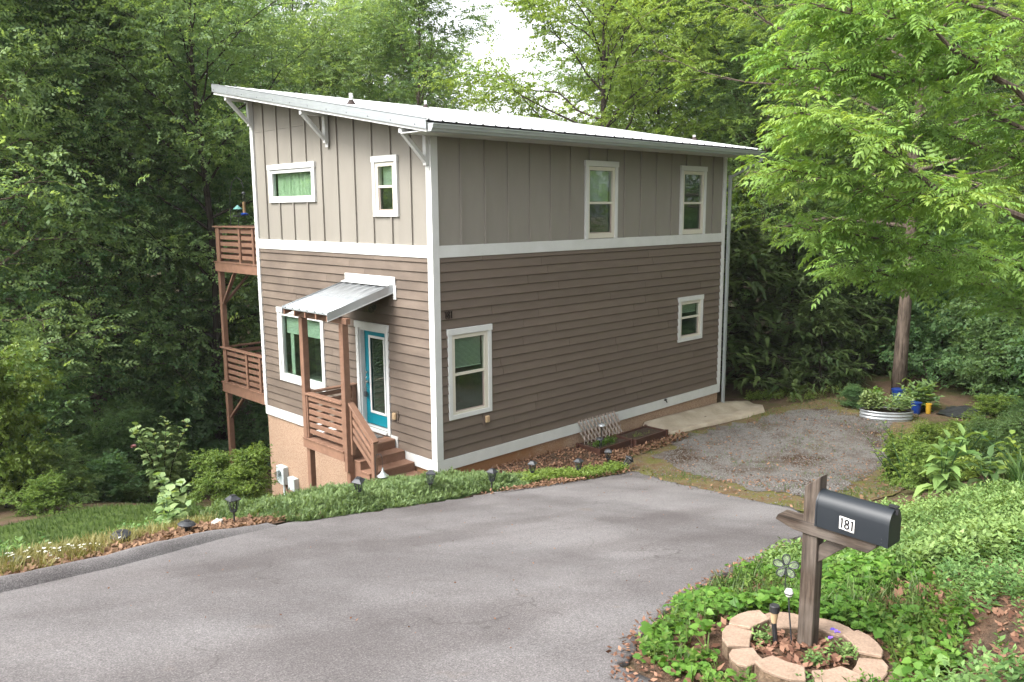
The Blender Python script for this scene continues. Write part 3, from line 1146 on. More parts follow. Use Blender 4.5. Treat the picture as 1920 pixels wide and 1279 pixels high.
# gutter: K profile along the eave
gp = [(-.785, 6.215), (-.865, 6.215), (-.880, 6.245), (-.905, 6.270), (-.915, 6.315), (-.930, 6.325), (-.930, 6.345), (-.915, 6.345), (-.915, 6.335), (-.900, 6.32), (-.785, 6.225)]
mb = MB()
n = len(gp)
V = [(X, y, z) for X in (RX0+.02, RX1+.0) for (y, z) in gp]
mb.add(V, [(k, (k+1) % n, n+(k+1) % n, n+k) for k in range(n)])
mb.add([(RX0+.02, y, z) for y, z in gp[:7]]+[(RX0+.02, -.785, 6.345)], [tuple(range(8))])
mb.add([(RX1, y, z) for y, z in gp[:7]]+[(RX1, -.785, 6.345)], [tuple(range(8))])
mb.box(RX0+.02, -.785, 6.215, RX1, -.775, 6.36)
mb.build('gutter', MT['gutter'], roof)
mb = MB()
mb.bar((10.08, -.85, 6.21), (10.08, -.85, 6.10), .075, .06, (0, 1, 0))
mb.bar((10.08, -.85, 6.12), (9.90, -.10, 5.72), .075, .06)
mb.bar((9.885, -.10, 5.78), (9.885, -.10, -.30), .085, .065, (0, 1, 0))
mb.bar((9.885, -.10, -.28), (9.885, -.16, -.46), .085, .065, (0, 1, 0))
mb.build('downspout', MT['gutter'], house, bevel=.006)
for (x, y, h) in ((.25, 2.85, .23), (4.67, 6.0, .20), (9.9, 1.05, .15)):
    mb = MB()
    zb = zt(y)
    mb.lathe([(.038, -.02), (.038, h), (.030, h), (.030, h-.02)], 12, (x, y, zb))
    v = mb.build('vent_pipe', MT['pvc'], house, smooth=True)
    mb = MB()
    mb.lathe([(.12, .002), (.10, .02), (.055, .07), (.045, .10)], 12, (x, y, zb))
    mb.build('pipe_boot', MT['rubber'], v, smooth=True)
# knee brackets under the rake
for y in (.045, 3.345, W-.06):
    mb = MB()
    zz = zu(y)
    mb.box(-.118, y-.045, zz-.62, -.030, y+.045, zz-.06)
    b = mb.build('bracket', MT['white'], house, bevel=.004)
    mb = MB()
    mb.box(-.64, y-.043, zz-.088, -.031, y+.043, zz-.004)
    mb.build('bracket_arm', MT['white'], b, bevel=.004)
    mb = MB()
    mb.bar((-.10, y, zz-.55), (-.585, y, zz-.075), .07, .085, (0, 1, 0))
    mb.build('bracket_brace', MT['white'], b, bevel=.004)
    mb = MB()
    mb.box(-.060, y-.05, zz-.70, -.0455, y+.05, zz-.625)
    mb.build('bracket_foot', MT['white'], b)


# lettering ------------------------------------------------------------------
def stroke_digits(mb, text, origin, ux, uz, un, h, w, thick, depth, gap):
    """bars for the digits 1 and 8 on the plane spanned by ux, uz"""
    o, ux, uz, un = Vector(origin), Vector(ux), Vector(uz), Vector(un)
    x = 0.0
    P = lambda a, b, d=0.0: o+ux*(x+a)+uz*b+un*d
    for ch in text:
        if ch == '1':
            mb.bar(P(w*.55, 0, depth/2), P(w*.55, h, depth/2), thick, depth, un)
            mb.bar(P(w*.12, h*.86, depth/2), P(w*.55, h-thick*.5, depth/2), thick*.9, depth*.94, un)
        else:
            for cz, r in ((h*.27, h*.23), (h*.74, h*.20)):
                n = 12
                for k in range(n):
                    a0, a1 = 2*math.pi*k/n, 2*math.pi*(k+1.12)/n
                    mb.bar(P(w*.5+math.cos(a0)*r*.85, cz+math.sin(a0)*r, depth/2), P(w*.5+math.cos(a1)*r*.85, cz+math.sin(a1)*r, depth/2), thick, depth*(1-.02*(k % 2)), un)
        x += w+gap
    return mb


for k, ch in enumerate('181'):
    mb = stroke_digits(MB(), ch, (.205+k*.068, -.040, 2.93), (1, 0, 0), (0, 0, 1), (0, -1, 0), .135, .06, .017, .012, 0)
    mb.build('house_number', MT['bronze'], house)

# things fixed to the walls ----------------------------------------------------
for (wall, u, z, lab) in (('G', 1.25, .90, 'tan covered outlet on the gable wall beside the front door'), ('R', 1.23, .84, 'tan covered outlet on the long wall under the sash window')):
    o = root('outlet', wall_pt(wall, u, z, .02), lab, 'outlet')
    mb = MB()
    wbox(mb, wall, u-.09, u+.09, z-.12, z+.10, .02, .046)
    mb.build('back_plate', MT['brown'] if wall == 'R' else MT['brownw'], o)
    mb = MB()
    wbox(mb, wall, u-.055, u+.045, z-.075, z+.065, .046, .10)
    mb.build('cover', MT['tan'], o, bevel=.015)
o = root('hose_tap', (7.24, -.03, .2), 'small brass hose tap on the white base band', 'tap')
mb = MB()
mb.tube([(7.24, -.03, .2), (7.24, -.10, .2), (7.24, -.13, .15)], .014, 8)
mb.build('spout', MT['bronze'], o, smooth=True)
mb = MB()
mb.lathe([(.035, 0), (.04, .006), (.035, .012)], 10, (7.24, -.09, .225))
mb.build('handle', MT['bronze'], o)
o = root('porch_light', (-.03, 1.86, 3.02), 'small round porch lamp on the wall under the metal canopy', 'lamp')
mb = MB()
mb.tube([(-.03, 1.86, 3.02), (-.05, 1.86, 3.02)], .06, 12)
mb.build('base', MT['darkgrey'], o)
mb = MB()
mb.lathe([(.0, -.07), (.05, -.05), (.07, 0), (.05, .05), (.02, .07)], 12, (-.12, 1.86, 2.98))
mb.build('globe', MT['lens'], o, smooth=True)
o = root('electric_meter', (-.05, 5.92, -1.4), 'tall grey electric meter box on the stucco foundation', 'meter box')
mb = MB()
mb.box(-.14, 5.76, -1.62, .004, 6.10, -1.18)
mb.build('box', MT['greybox'], o, bevel=.008)
mb = MB()
mb.tube([(-.14, 5.93, -1.36), (-.24, 5.93, -1.36)], [.085, .08], 14)
mb.build('meter_dial', MT['lens'], o, smooth=True)
mb = MB()
mb.tube([(-.07, 5.86, -1.62), (-.07, 5.86, -2.4)], .032, 8)
mb.build('conduit', MT['greybox'], o, smooth=True)
o = root('junction_box', (-.05, 5.43, -1.5), 'small square grey junction box to the right of the meter box', 'junction box')
mb = MB()
mb.box(-.13, 5.28, -1.66, .004, 5.58, -1.36)
mb.build('box', MT['greybox'], o, bevel=.008)
mb = MB()
mb.tube([(-.07, 5.40, -1.66), (-.07, 5.40, -2.3)], .028, 8)
mb.build('conduit', MT['greybox'], o, smooth=True)

# ------------------------------------------------------------------ porch
porch = root('porch', (-.6, 2, .42), 'brown stained entry porch with slatted rails and steps below the teal door', 'porch')
FZ, PX = .42, -1.25
for k in range(10):
    mb = MB()
    y = 1.27+k*.148
    mb.box(PX-.02, y, FZ-.03, -.045, y+.140, FZ)
    mb.build('floor_plank', MT['deck'], porch, bevel=.004)
mb = MB()
mb.box(PX, 1.27, FZ-.21, PX+.04, 2.76, FZ-.031)
mb.box(PX+.04, 1.27, FZ-.21, -.05, 1.31, FZ-.031)
mb.box(PX+.04, 2.72, FZ-.21, -.05, 2.76, FZ-.031)
mb.build('rim_board', MT['deck'], porch, bevel=.004)
for y, zb in ((2.675, -1.5), (1.225, -.75)):
    mb = MB()
    mb.box(PX+.005, y-.065, FZ+.001, PX+.135, y+.065, 2.86)
    mb.box(PX+.045, y-.065, FZ-.21, PX+.135, y+.065, FZ+.001) if y > 2 else mb.box(PX+.005, y-.065, FZ-.4, PX+.135, y+.040, FZ+.001)
    mb.box(PX+.055, y-.06, zb, PX+.175, y+.06, FZ-.211)
    mb.build('post', MT['deck'], porch, bevel=.006)
mb = MB()
mb.box(PX+.02, 1.05, 2.861, PX+.115, 2.87, 2.975)
mb.build('beam', MT['deck'], porch, bevel=.006)
# front rail, side rail
mb = MB()
mb.box(PX-.01, 1.292, 1.315, PX+.14, 2.608, 1.352)
mb.build('rail_cap', MT['deck'], porch, bevel=.005)
mb = MB()
mb.box(PX+.14, 2.60, 1.315, -.02, 2.74, 1.352)
mb.build('rail_cap', MT['deck'], porch, bevel=.005)
for k in range(6):
    z = .52+k*.135
    mb = MB()
    mb.box(PX+.045, 1.291, z, PX+.083, 2.609, z+.085)
    mb.build('rail_slat', MT['deck'], porch, bevel=.004)
    mb = MB()
    mb.box(PX+.137, 2.655, z, -.13, 2.693, z+.085)
    mb.build('rail_slat', MT['deck'], porch, bevel=.004)
for (x0, x1, y0, y1) in ((PX+.02, PX+.11, 2.565, 2.608), (PX+.02, PX+.11, 1.292, 1.33), (-.13, -.03, 2.63, 2.72)):
    mb = MB()
    mb.box(x0, y0, FZ+.001, x1, y1, 1.314)
    mb.build('rail_post', MT['deck'], porch, bevel=.004)
# steps
for k in range(3):
    mb = MB()
    y1 = 1.268-.30*k
    z = FZ-.17*(k+1)
    mb.box(-1.10, y1-.31, z-.035, -.05, y1, z)
    mb.build('step_tread', MT['deck'], porch, bevel=.005)
    mb = MB()
    mb.box(-1.06, y1-.30+.30, z, -.07, y1+.018, z+.135) if k else mb.box(-1.06, y1-.02, z, -.07, y1+.001, z+.165)
    mb.build('step_riser', MT['deck'], porch)
for x in (-1.09, -.07):
    mb = MB()
    mb.prism([(x, 1.265, FZ-.21), (x, 1.265, -.10), (x, .45, -.32), (x, .40, -.14), (x, .66, -.13), (x, .66, .035), (x, .965, .035), (x, .965, .21), (x, 1.265, .21)], (.036, 0, 0))
    mb.build('stringer', MT['deck'], porch)
mb = MB()
mb.box(-1.17, .40, -.40, -1.075, .495, .72)
mb.build('newel_post', MT['deck'], porch, bevel=.006)
mb = MB()
mb.bar((-1.125, 1.175, 1.36), (-1.125, .38, .745), .13, .04)
mb.build('hand_rail', MT['deck'], porch, bevel=.005)
for k in range(4):
    dz = -.12-.155*k
    mb = MB()
    mb.bar((-1.125, 1.16, 1.33+dz), (-1.125, .496, .82+dz), .036, .07)
    mb.build('stair_slat', MT['deck'], porch, bevel=.004)
mb = MB()
mb.box(-1.165, 1.10, .36, -1.085, 1.16, 1.30)
mb.build('rail_post', MT['deck'], porch, bevel=.004)
mb = MB()
mb.box(-.044, 1.20, .20, -.006-.02, 1.43, .47)
mb.build('ledger_trim', MT['white'], porch)
o = tag(MB().box(-.62, 1.55, .421, -.12, 2.35, .433).build('doormat', MT['mat']), 'speckled black and white doormat in front of the teal door', 'doormat')

# ------------------------------------------------------------------ entry canopy
can = root('entry_canopy', (-.1, 2.05, 3.4), 'small sloping corrugated metal canopy over the front door', 'canopy')
CX, CY0, CY1 = -1.52, 1.22, 2.86


def cz(x):
    return 3.50+(.43/1.52)*x


prof = []
y = CY0
while y < CY1-.02:
    prof += [(y, 0), (y+.10, 0), (y+.122, .024), (y+.145, .024), (y+.167, 0)]
    y += .272
prof.append((CY1, 0))
n = len(prof)
V = [(x, y, cz(x)+z) for x in (-.02, CX/2, CX) for y, z in prof]
F = [(j*n+i, j*n+i+1, (j+1)*n+i+1, (j+1)*n+i) for j in range(2) for i in range(n-1)]
o = np_mesh('metal_sheet', np.array(V), np.array(F), MT['galv'], can)
sd = o.modifiers.new('thick', 'SOLIDIFY')
sd.thickness = .004
for yy, s in ((CY0, -1), (CY1, 1)):
    mb = MB()
    mb.prism([(-.03, yy, cz(-.03)-.125), (CX, yy, cz(CX)-.125), (CX, yy, cz(CX)+.022), (-.03, yy, cz(-.03)+.022)], (0, s*.008, 0))
    mb.build('side_flashing', MT['galv'], can)
    mb = MB()
    mb.prism([(-.03, yy, cz(-.03)-.145), (CX, yy, cz(CX)-.145), (CX, yy, cz(CX)-.127), (-.03, yy, cz(-.03)-.127)], (0, s*.016, 0))
    mb.build('drip_edge', MT['white'], can)
mb = MB()
mb.box(CX, CY0, cz(CX)-.022, CX+.012, CY1, cz(CX)-.002)
mb.build('front_edge', MT['galv'], can)
for k in range(5):
    y = CY0+.02+k*(CY1-CY0-.08)/4
    mb = MB()
    mb.prism([(-.03, y, cz(-.03)-.14), (CX+.02, y, cz(CX)-.14), (CX+.02, y, cz(CX)-.004), (-.03, y, cz(-.03)-.004)], (0, .04, 0))
    mb.build('rafter', MT['deck'], can)
mb = MB()
mb.box(-.045, CY0-.08, 3.50, -.022, CY1+.02, 3.66)
mb.build('wall_flashing', MT['white'], can, bevel=.003)
mb = MB()
mb.prism([(-.02, CY0, 3.53), (-.16, CY0, 3.495), (-.16, CY0, 3.487), (-.02, CY0, 3.50)], (0, CY1-CY0, 0))
mb.build('apron_flashing', MT['white'], can)
mb = MB()
mb.box(-.043, CY0-.10, 3.22, -.022, CY0-.01, 3.499)
mb.build('side_trim', MT['white'], can, bevel=.003)

# ------------------------------------------------------------------ rear deck, two levels
deck = root('back_deck', (.2, 9.3, -2.6), 'tall two level brown wooden deck at the back corner of the house', 'deck')
DX, DY, DX1 = .2, 9.40, 4.6
for (px, py) in ((DX, DY-.14), (DX1-.14, DY-.14)):
    mb = MB()
    mb.box(px, py, -3.4, px+.14, py+.14, .10)
    mb.box(px+.004, py+.004, .10, px+.136, py+.136, 4.54)
    mb.build('post', MT['deck'], deck, bevel=.006)
for fl, rimb, cap in ((.385, .10, 1.335), (3.635, 3.37, 4.56)):
    mb = MB()
    mb.box(DX-.04, W+.02, rimb, DX-.001, DY+.04, fl-.031)
    mb.box(DX-.001, DY+.001, rimb, DX1, DY+.04, fl-.031)
    mb.box(DX1-.04, W+.02, rimb, DX1, DY, fl-.031)
    mb.build('rim_beam', MT['deck'], deck, bevel=.005)
    for k in range(30):
        x = DX-.06+k*.155
        mb = MB()
        mb.box(x, W+.02, fl-.03, x+.148, DY+.06, fl)
        mb.build('floor_plank', MT['deck'], deck)
    for k in range(5):
        y = W+.3+k*.55
        mb = MB()
        mb.box(DX+.001, y, rimb+.02, DX1-.05, y+.04, fl-.032)
        mb.build('joist', MT['deck'], deck)
    mb = MB()
    mb.box(DX-.05, W+.02, cap-.038, DX+.10, DY+.05, cap)
    mb.build('rail_cap', MT['deck'], deck, bevel=.005)
    mb = MB()
    mb.box(DX+.101, DY-.09, cap-.038, DX1, DY+.05, cap)
    mb.build('rail_cap', MT['deck'], deck, bevel=.005)
    for k in range(5):
        z = fl+.08+k*.165
        mb = MB()
        mb.box(DX+.02, W+.03, z, DX+.058, DY-.141, z+.098)
        mb.build('rail_slat', MT['deck'], deck, bevel=.004)
        mb = MB()
        mb.box(DX+.141, DY-.06, z, DX1-.141, DY-.022, z+.098)
        mb.build('rail_slat', MT['deck'], deck, bevel=.004)
    for y in (7.3, 8.02, DY-.20):
        mb = MB()
        mb.box(DX-.018, y-.045, fl, DX+.019, y+.045, cap-.039)
        mb.build('rail_post', MT['deck'], deck, bevel=.004)
mb = MB()
mb.bar((DX+.05, DY-.16, 2.50), (DX+.05, DY-.92, 3.38), .05, .09, (1, 0, 0))
mb.build('knee_brace', MT['deck'], deck, bevel=.004)
mb = MB()
mb.bar((DX+.12, DY-.06, 2.50), (DX+1.0, DY-.06, 3.38), .05, .09, (0, 1, 0))
mb.build('knee_brace', MT['deck'], deck, bevel=.004)
mb = MB()
mb.bar((DX+.07, DY-.16, -.60), (DX+.07, DY-1.05, .12), .05, .09, (1, 0, 0))
mb.build('knee_brace', MT['deck'], deck, bevel=.004)

# bird feeder on a hooked pole clamped to the upper rail
bf = root('bird_feeder', (.25, 8.5, 4.56), 'tube bird feeder of tan seed hanging from a hooked pole on the upper deck rail', 'bird feeder')
mb = MB()
mb.tube([(.25, 8.55, 4.57), (.25, 8.52, 5.3), (.27, 8.40, 5.66), (.28, 8.14, 5.78), (.29, 7.92, 5.70), (.30, 7.86, 5.52)], .010, 6)
mb.build('hook_pole', MT['black'], bf, smooth=True)
mb = MB()
mb.tube([(.30, 7.86, 5.52), (.30, 7.86, 5.40)], .004, 5)
mb.lathe([(.05, 5.36), (.055, 5.38), (.02, 5.42)], 10, (.30, 7.86, 0))
mb.build('lid', MT['darkgrey'], bf, smooth=True)
mb = MB()
mb.lathe([(.048, 4.92), (.048, 5.36)], 12, (.30, 7.86, 0))
mb.build('tube', MT['lens'], bf, smooth=True)
mb = MB()
mb.lathe([(.042, 4.90), (.042, 5.16), (.02, 5.17)], 12, (.30, 7.86, 0))
mb.build('seed', MT['bird'], bf, smooth=True)
mb = MB()
mb.lathe([(.02, 4.82), (.09, 4.84), (.10, 4.87), (.05, 4.90)], 12, (.30, 7.86, 0))
mb.build('tray', MT['bluepot'], bf, smooth=True)
bf2 = root('small_bird_feeder', (.25, 8.12, 4.56), 'little bird feeder with a pale green roof left of the tube feeder', 'bird feeder')
mb = MB()
mb.tube([(.25, 8.12, 4.56), (.25, 8.12, 5.06)], .008, 6)
mb.build('pole', MT['black'], bf2)
mb = MB()
mb.lathe([(.12, 4.99), (.06, 5.04), (.01, 5.09)], 12, (.25, 8.12, 0))
mb.build('roof', MT['bucket'], bf2)
mb = MB()
mb.lathe([(.12, 4.80), (.13, 4.82), (.13, 4.83), (.11, 4.825)], 12, (.25, 8.12, 0))
mb.build('tray', MT['darkgrey'], bf2)

# ------------------------------------------------------------------ mailbox
AX = Vector((-.02, -1, 0)).normalized()
NX = Vector((-1, .02, 0)).normalized()
UP = Vector((0, 0, 1))
PB = Vector((-4.91, -9.66, 2.10))
mail = root('mailbox', PB, 'black rounded mailbox marked 181 on a weathered wooden post', 'mailbox')


def mp(a, n, z):
    return PB+AX*a+NX*n+UP*(z-PB.z)


def mbox(mb, a0, a1, n0, n1, z0, z1, skew=0.0):
    vs = []
    for z in (z0, z1):
        for a, n in ((a0, n0), (a1, n0), (a1, n1), (a0, n1)):
            vs.append(mp(a, n, z+skew*a))
    return mb.add(vs, [(0, 3, 2, 1), (4, 5, 6, 7), (0, 1, 5, 4), (1, 2, 6, 5), (2, 3, 7, 6), (3, 0, 4, 7)])


mb = MB()
h = .046
vs = [mp(-h, h, 1.95), mp(h, h, 1.95), mp(h, -h, 1.95), mp(-h, -h, 1.95), mp(-h, h, 3.295), mp(h, h, 3.375), mp(h, -h, 3.375), mp(-h, -h, 3.295)]
mb.add(vs, [(0, 3, 2, 1), (4, 5, 6, 7), (0, 1, 5, 4), (1, 2, 6, 5), (2, 3, 7, 6), (3, 0, 4, 7)])
mb.build('post', MT['post_z'], mail, bevel=.004)
TILT = -.022
# the arm, notched over the post, its left end cut at a slant
mb = MB()
pl = [(-.215, 3.052), (-.20, 3.086), (.40, 3.079), (.395, 3.050), (.35, 3.004), (.0, 3.012), (-.10, 3.017)]
mb.prism([mp(a, .064, z) for a, z in pl], NX*-.115)
mb.build('arm', MT['post_y'], mail, bevel=.004)
mb = MB()
mb.prism([mp(a, .022, z) for a, z in ((.046, 2.84), (.046, 2.945), (.10, 3.001), (.222, 2.995))], NX*-.042)
mb.build('brace', MT['post_y'], mail, bevel=.003)
# the box: arch section swept along the axis
bw, bh = .078, .122
sec = [(-bw, 0), (-bw, bh)]+[(bw*math.cos(math.pi-math.pi*k/12), bh+bw*1.05*math.sin(math.pi-math.pi*k/12)) for k in range(1, 12)]+[(bw, bh), (bw, 0)]
B0, B1, BZ = .050, .462, 3.088


def bp(a, n, z):
    return mp(a, n+.008, BZ+z+TILT*(a-B0))


mb = MB()
n = len(sec)
V = [bp(a, s, z) for a in (B0, B1) for s, z in sec]
mb.add(V, [(k, (k+1) % n, n+(k+1) % n, n+k) for k in range(n)]+[tuple(range(n)), tuple(range(2*n-1, n-1, -1))])
mb.build('box', MT['mail'], mail, smooth=True)
mb = MB()
sec2 = [(s*1.035, z*1.02-.002) for s, z in sec]
for a0, a1 in ((B0-.004, B0+.006), ):
    V = [bp(a, s, z) for a in (a0, a1) for s, z in sec2]
    mb.add(V, [(k, (k+1) % n, n+(k+1) % n, n+k) for k in range(n)]+[tuple(range(n)), tuple(range(2*n-1, n-1, -1))])
mb.build('rear_rim', MT['mail'], mail, smooth=True)
mb = MB()
V = [bp(a, s, z) for a in (B1-.018, B1+.007) for s, z in sec2]
mb.add(V, [(k, (k+1) % n, n+(k+1) % n, n+k) for k in range(n)]+[tuple(range(n)), tuple(range(2*n-1, n-1, -1))])
dr = mb.build('door', MT['mail'], mail, smooth=True)
mb = MB()
mb.add([bp(a, s, z) for a in (B1+.008, B1+.024) for s, z in ((-.012, .175), (.012, .175), (.012, .205), (-.012, .205))], [(0, 1, 2, 3), (4, 5, 6, 7), (0, 1, 5, 4), (1, 2, 6, 5), (2, 3, 7, 6), (3, 0, 4, 7)])
mb.add([bp(a, s, z) for a in (B1-.03, B1+.02) for s, z in ((-.014, .212), (.014, .212), (.014, .222), (-.014, .222))], [(0, 1, 2, 3), (4, 5, 6, 7), (0, 1, 5, 4), (1, 2, 6, 5), (2, 3, 7, 6), (3, 0, 4, 7)])
mb.build('door_latch', MT['black'], dr)
for k in range(2):
    mb = MB()
    mb.tube([bp(B1-.03+.012*k*0, bw+.001, .02+.02*k), bp(B1-.03, bw+.004, .02+.02*k)], .004, 6)
    mb.build('rivet', MT['darkgrey'], mail)
# white sticker with 181, a bit crooked: three little plates side by side
SN = bw+.0012
su = (AX+UP*TILT).normalized()
sv = su.cross(NX).normalized()
if sv.z < 0:
    sv = -sv
for k, ch in enumerate('181'):
    a0 = .192+k*.0295
    mb = MB()
    dz = -.0015*k
    q = [bp(a0, SN, .030+dz), bp(a0+.0285, SN, .030+dz), bp(a0+.0285, SN, .105+dz), bp(a0, SN, .105+dz)]
    mb.add(q+[v+NX*.0012 for v in q], [(0, 1, 2, 3), (4, 5, 6, 7), (0, 1, 5, 4), (1, 2, 6, 5), (2, 3, 7, 6), (3, 0, 4, 7)])
    pl_ = mb.build('number_plate', MT['numplate'], mail)
    mb = stroke_digits(MB(), ch, bp(a0+.0045, SN+.0012, .038+dz), su, sv, NX, .058, .020, .0088, .0015, 0)
    mb.build('number', MT['numblack'], pl_)

# ring of concrete edging blocks round the post --------------------------------
RC = Vector((-5.03, -9.69))
ring = [(-5.18, -9.34), (-4.97, -9.30), (-4.78, -9.44), (-4.68, -9.70), (-4.75, -9.93), (-4.96, -10.06), (-5.19, -9.96), (-5.34, -9.72), (-5.34, -9.49)]
rlab = ['tan edging block at the back left of the ring, leaning toward the road', 'tan edging block directly behind the mailbox post', 'tan edging block right behind the mailbox post, topped with pale dust',
        'tan edging block at the far right of the flower ring', 'tan edging block at the right front corner of the ring, the lowest one', 'tan edging block at the very front of the ring, nearest the camera',
        'tan edging block at the front left of the ring with a small plant against it', 'tan edging block on the left side with a reddish brick piece under it', 'shortest tan edging block at the left of the ring, facing the road']
for k, (x, y) in enumerate(ring):
    d = (Vector((x, y))-RC)
    ang = math.atan2(d.y, d.x)
    zt_ = 2.335+.016*math.sin(k*2.1)
    b = root('edging_block', (x, y, zt_-.105), rlab[k], 'paving block', 'edging blocks in a ring round the mailbox post')
    wo, wi, dp = .150, .095, .085
    if k in (8, ):
        wo, wi = .10, .07
    poly = [(-dp, -wi), (dp*.45, -wo), (dp*.95, -wo*.55), (dp*1.08, 0), (dp*.95, wo*.55), (dp*.45, wo), (-dp, wi), (-dp*.9, 0)]
    jit = random.Random(k)
    tilt = jit.uniform(-.10, .10)
    P = []
    for (a, c) in poly:
        ca, sa = math.cos(ang), math.sin(ang)
        P.append((x+ca*a-sa*c, y+sa*a+ca*c, zt_+tilt*a+jit.uniform(-.003, .003)))
    mb = MB()
    mb.prism([(p[0], p[1], p[2]-.022) for p in P], (0, 0, .022))
    mb.build('smooth_top', MT['block'], b, bevel=.005)
    mb = MB()
    low = []
    for p, (a, c) in zip(P, poly):
        s = .985
        low.append((x+(p[0]-x)*s, y+(p[1]-y)*s, p[2]-.0225))
    mb.prism([(p[0], p[1], p[2]-.15) for p in low], (0, 0, .15))
    mb.build('rough_face', MT['blockrough'], b)
tag(patch('ring_soil', [(-5.2, -9.45), (-4.97, -9.40), (-4.82, -9.55), (-4.80, -9.75), (-4.90, -9.93), (-5.08, -9.93), (-5.23, -9.78), (-5.25, -9.55)], .045, MT['mulch'], 5, .02, 1), kind='structure')
for k, (x, y, rz, w) in enumerate(((-5.45, -9.68, .5, .11), (-5.32, -10.02, 1.2, .09), (-4.93, -10.16, .1, .08))):
    mb = MB()
    z = gz(x, y)
    ca, sa = math.cos(rz), math.sin(rz)
    mb.prism([(x+ca*a-sa*c, y+sa*a+ca*c, z-.02) for a, c in ((-w, -.045), (w*.8, -.05), (w, .03), (-w*.7, .05))], (.0, 0, .075))
    tag(mb.build('brick_fragment', MT['blockrough'], bevel=.006), ['reddish brick fragment lying against the left of the block ring', 'small brick fragment under the front left ring block', 'orange brick fragment at the front of the block ring'][k], 'brick piece')

# small garden stakes in the ring -----------------------------------------------
o = root('globe_stake', (-4.97, -9.60, 2.25), 'thin garden stake topped by a small white globe', 'garden stake')
MB().tube([(-4.97, -9.60, 2.2), (-4.985, -9.57, 2.50), (-4.99, -9.565, 2.60)], .005, 6).build('stem', MT['darkgrey'], o)
MB().lathe([(.0, -.025), (.018, -.02), (.026, -.002), (.026, .004), (.018, .022), (.0, .026)], 12, (-4.99, -9.565, 2.62)).build('globe', MT['whiteball'], o, smooth=True)
MB().lathe([(.027, -.004), (.028, .0), (.027, .004)], 12, (-4.99, -9.565, 2.618)).build('band', MT['darkgrey'], o)
o = root('solar_stake', (-5.02, -9.52, 2.25), 'short black solar stake light with a clear lens inside the block ring', 'solar light')
MB().tube([(-5.02, -9.52, 2.2), (-5.035, -9.50, 2.42)], [.012, .016], 8).build('stake', MT['black'], o)
MB().lathe([(.016, 2.42), (.026, 2.49)], 12, (-5.035, -9.50, 0)).build('lens', MT['tan'], o, smooth=True)
MB().lathe([(.030, 2.49), (.031, 2.53), (.026, 2.535)], 14, (-5.035, -9.50, 0)).build('cap', MT['black'], o, smooth=True)
fs = root('flower_stake', (-4.28, -9.02, 2.0), 'wire garden stake shaped as a five petal flower with clear petals', 'garden stake')
fc = Vector((-4.41, -9.25, 2.50))
nrm = (Vector(cam.location)-fc)
nrm.z = 0
nrm.normalize()
sx_ = UP.cross(nrm)
MB().tube([(fc.x, fc.y, 2.0), (fc.x, fc.y, 2.5)], .004, 6).build('stem', MT['darkgrey'], fs)
for k in range(5):
    a = math.pi/2+k*2*math.pi/5
    d = sx_*math.cos(a)+UP*math.sin(a)
    e = sx_*-math.sin(a)+UP*math.cos(a)
    loop = []
    for j in range(15):
        t = j/14*2*math.pi
        loop.append(fc+d*(.05-.036*math.cos(t))+e*(.024*math.sin(t)*(1-.25*math.cos(t))))
    pt = MB().tube(loop, .0045, 5, False).build('petal', MT['darkgrey'], fs)
    m2 = MB()
    m2.add([v-nrm*.0005 for v in loop[:-1]]+[v+nrm*.0005 for v in loop[:-1]], [tuple(range(14)), tuple(range(27, 13, -1))])
    m2.build('petal_pane', MT['petalpane'], pt)
MB().lathe([(0, -.008), (.010, 0), (0, .008)], 8, fc).build('centre', MT['darkgrey'], fs)

# ------------------------------------------------------------------ solar lanterns
def lantern(loc, label, tilt=(0, 0, 0), src=None):
    if src is None:
        t = root('solar_lantern', (0, 0, 0), label, 'solar light', 'solar lanterns along the drive')
        MB().tube([(0, 0, -.12), (0, 0, .17)], [.008, .012], 8).build('stake', MT['black'], t)
        MB().lathe([(.014, .165), (.04, .185), (.045, .20)], 8, (0, 0, 0), math.pi/8).build('collar', MT['darkgrey'], t)
        for k in range(8):
            a = k*math.pi/4+math.pi/8
            MB().bar((.043*math.cos(a), .043*math.sin(a), .20), (.075*math.cos(a), .075*math.sin(a), .345), .008, .008).build('cage_rib', MT['darkgrey'], t)
        MB().lathe([(.034, .20), (.062, .34)], 8, (0, 0, 0), math.pi/8).build('lens', MT['lens'], t)
        MB().lathe([(.105, .340), (.108, .352), (.098, .358), (.05, .392), (.045, .398), (.0, .40)], 4, (0, 0, 0), math.pi/4).build('cap', MT['darkgrey'], t)
        MB().box(-.03, -.03, .4005, .03, .03, .404).build('solar_cell', MT['black'], t)
    else:
        t = copy_tree(src)
        t['label'] = label
    t.location = loc
    t.rotation_euler = tilt
    return t


def on(x, y, dz=0):
    return (x, y, gz(x, y)+dz)


lan = lantern(on(-5.0, -2.05), 'upright black solar lantern between the leaf strip and the junipers')
lantern(on(-3.08, -2.0, .12), 'black solar lantern sunk in the junipers beside the porch post, tilted', (.12, -.22, .5), lan)
lantern(on(-1.70, -1.88, .06), 'black solar lantern leaning in the junipers below the steps', (.1, .2, .9), lan)
lantern(on(-.33, -1.85, .0), 'black solar lantern in front of the house corner', (.03, .05, .2), lan)
lantern(on(1.23, -1.30), 'solar lantern standing in the yellow green cover before the long wall', (0, .03, .4), lan)
lantern(on(2.1, -1.70), 'solar lantern at the end of the dead leaf strip', (0, 0, .1), lan)
lantern(on(3.41, -1.37), 'far solar lantern just in front of the brown planter', (0, -.04, .6), lan)
lantern(on(3.3, -1.75, -.02), 'solar lantern knocked over at the corner of the asphalt', (.35, .75, .2), lan)


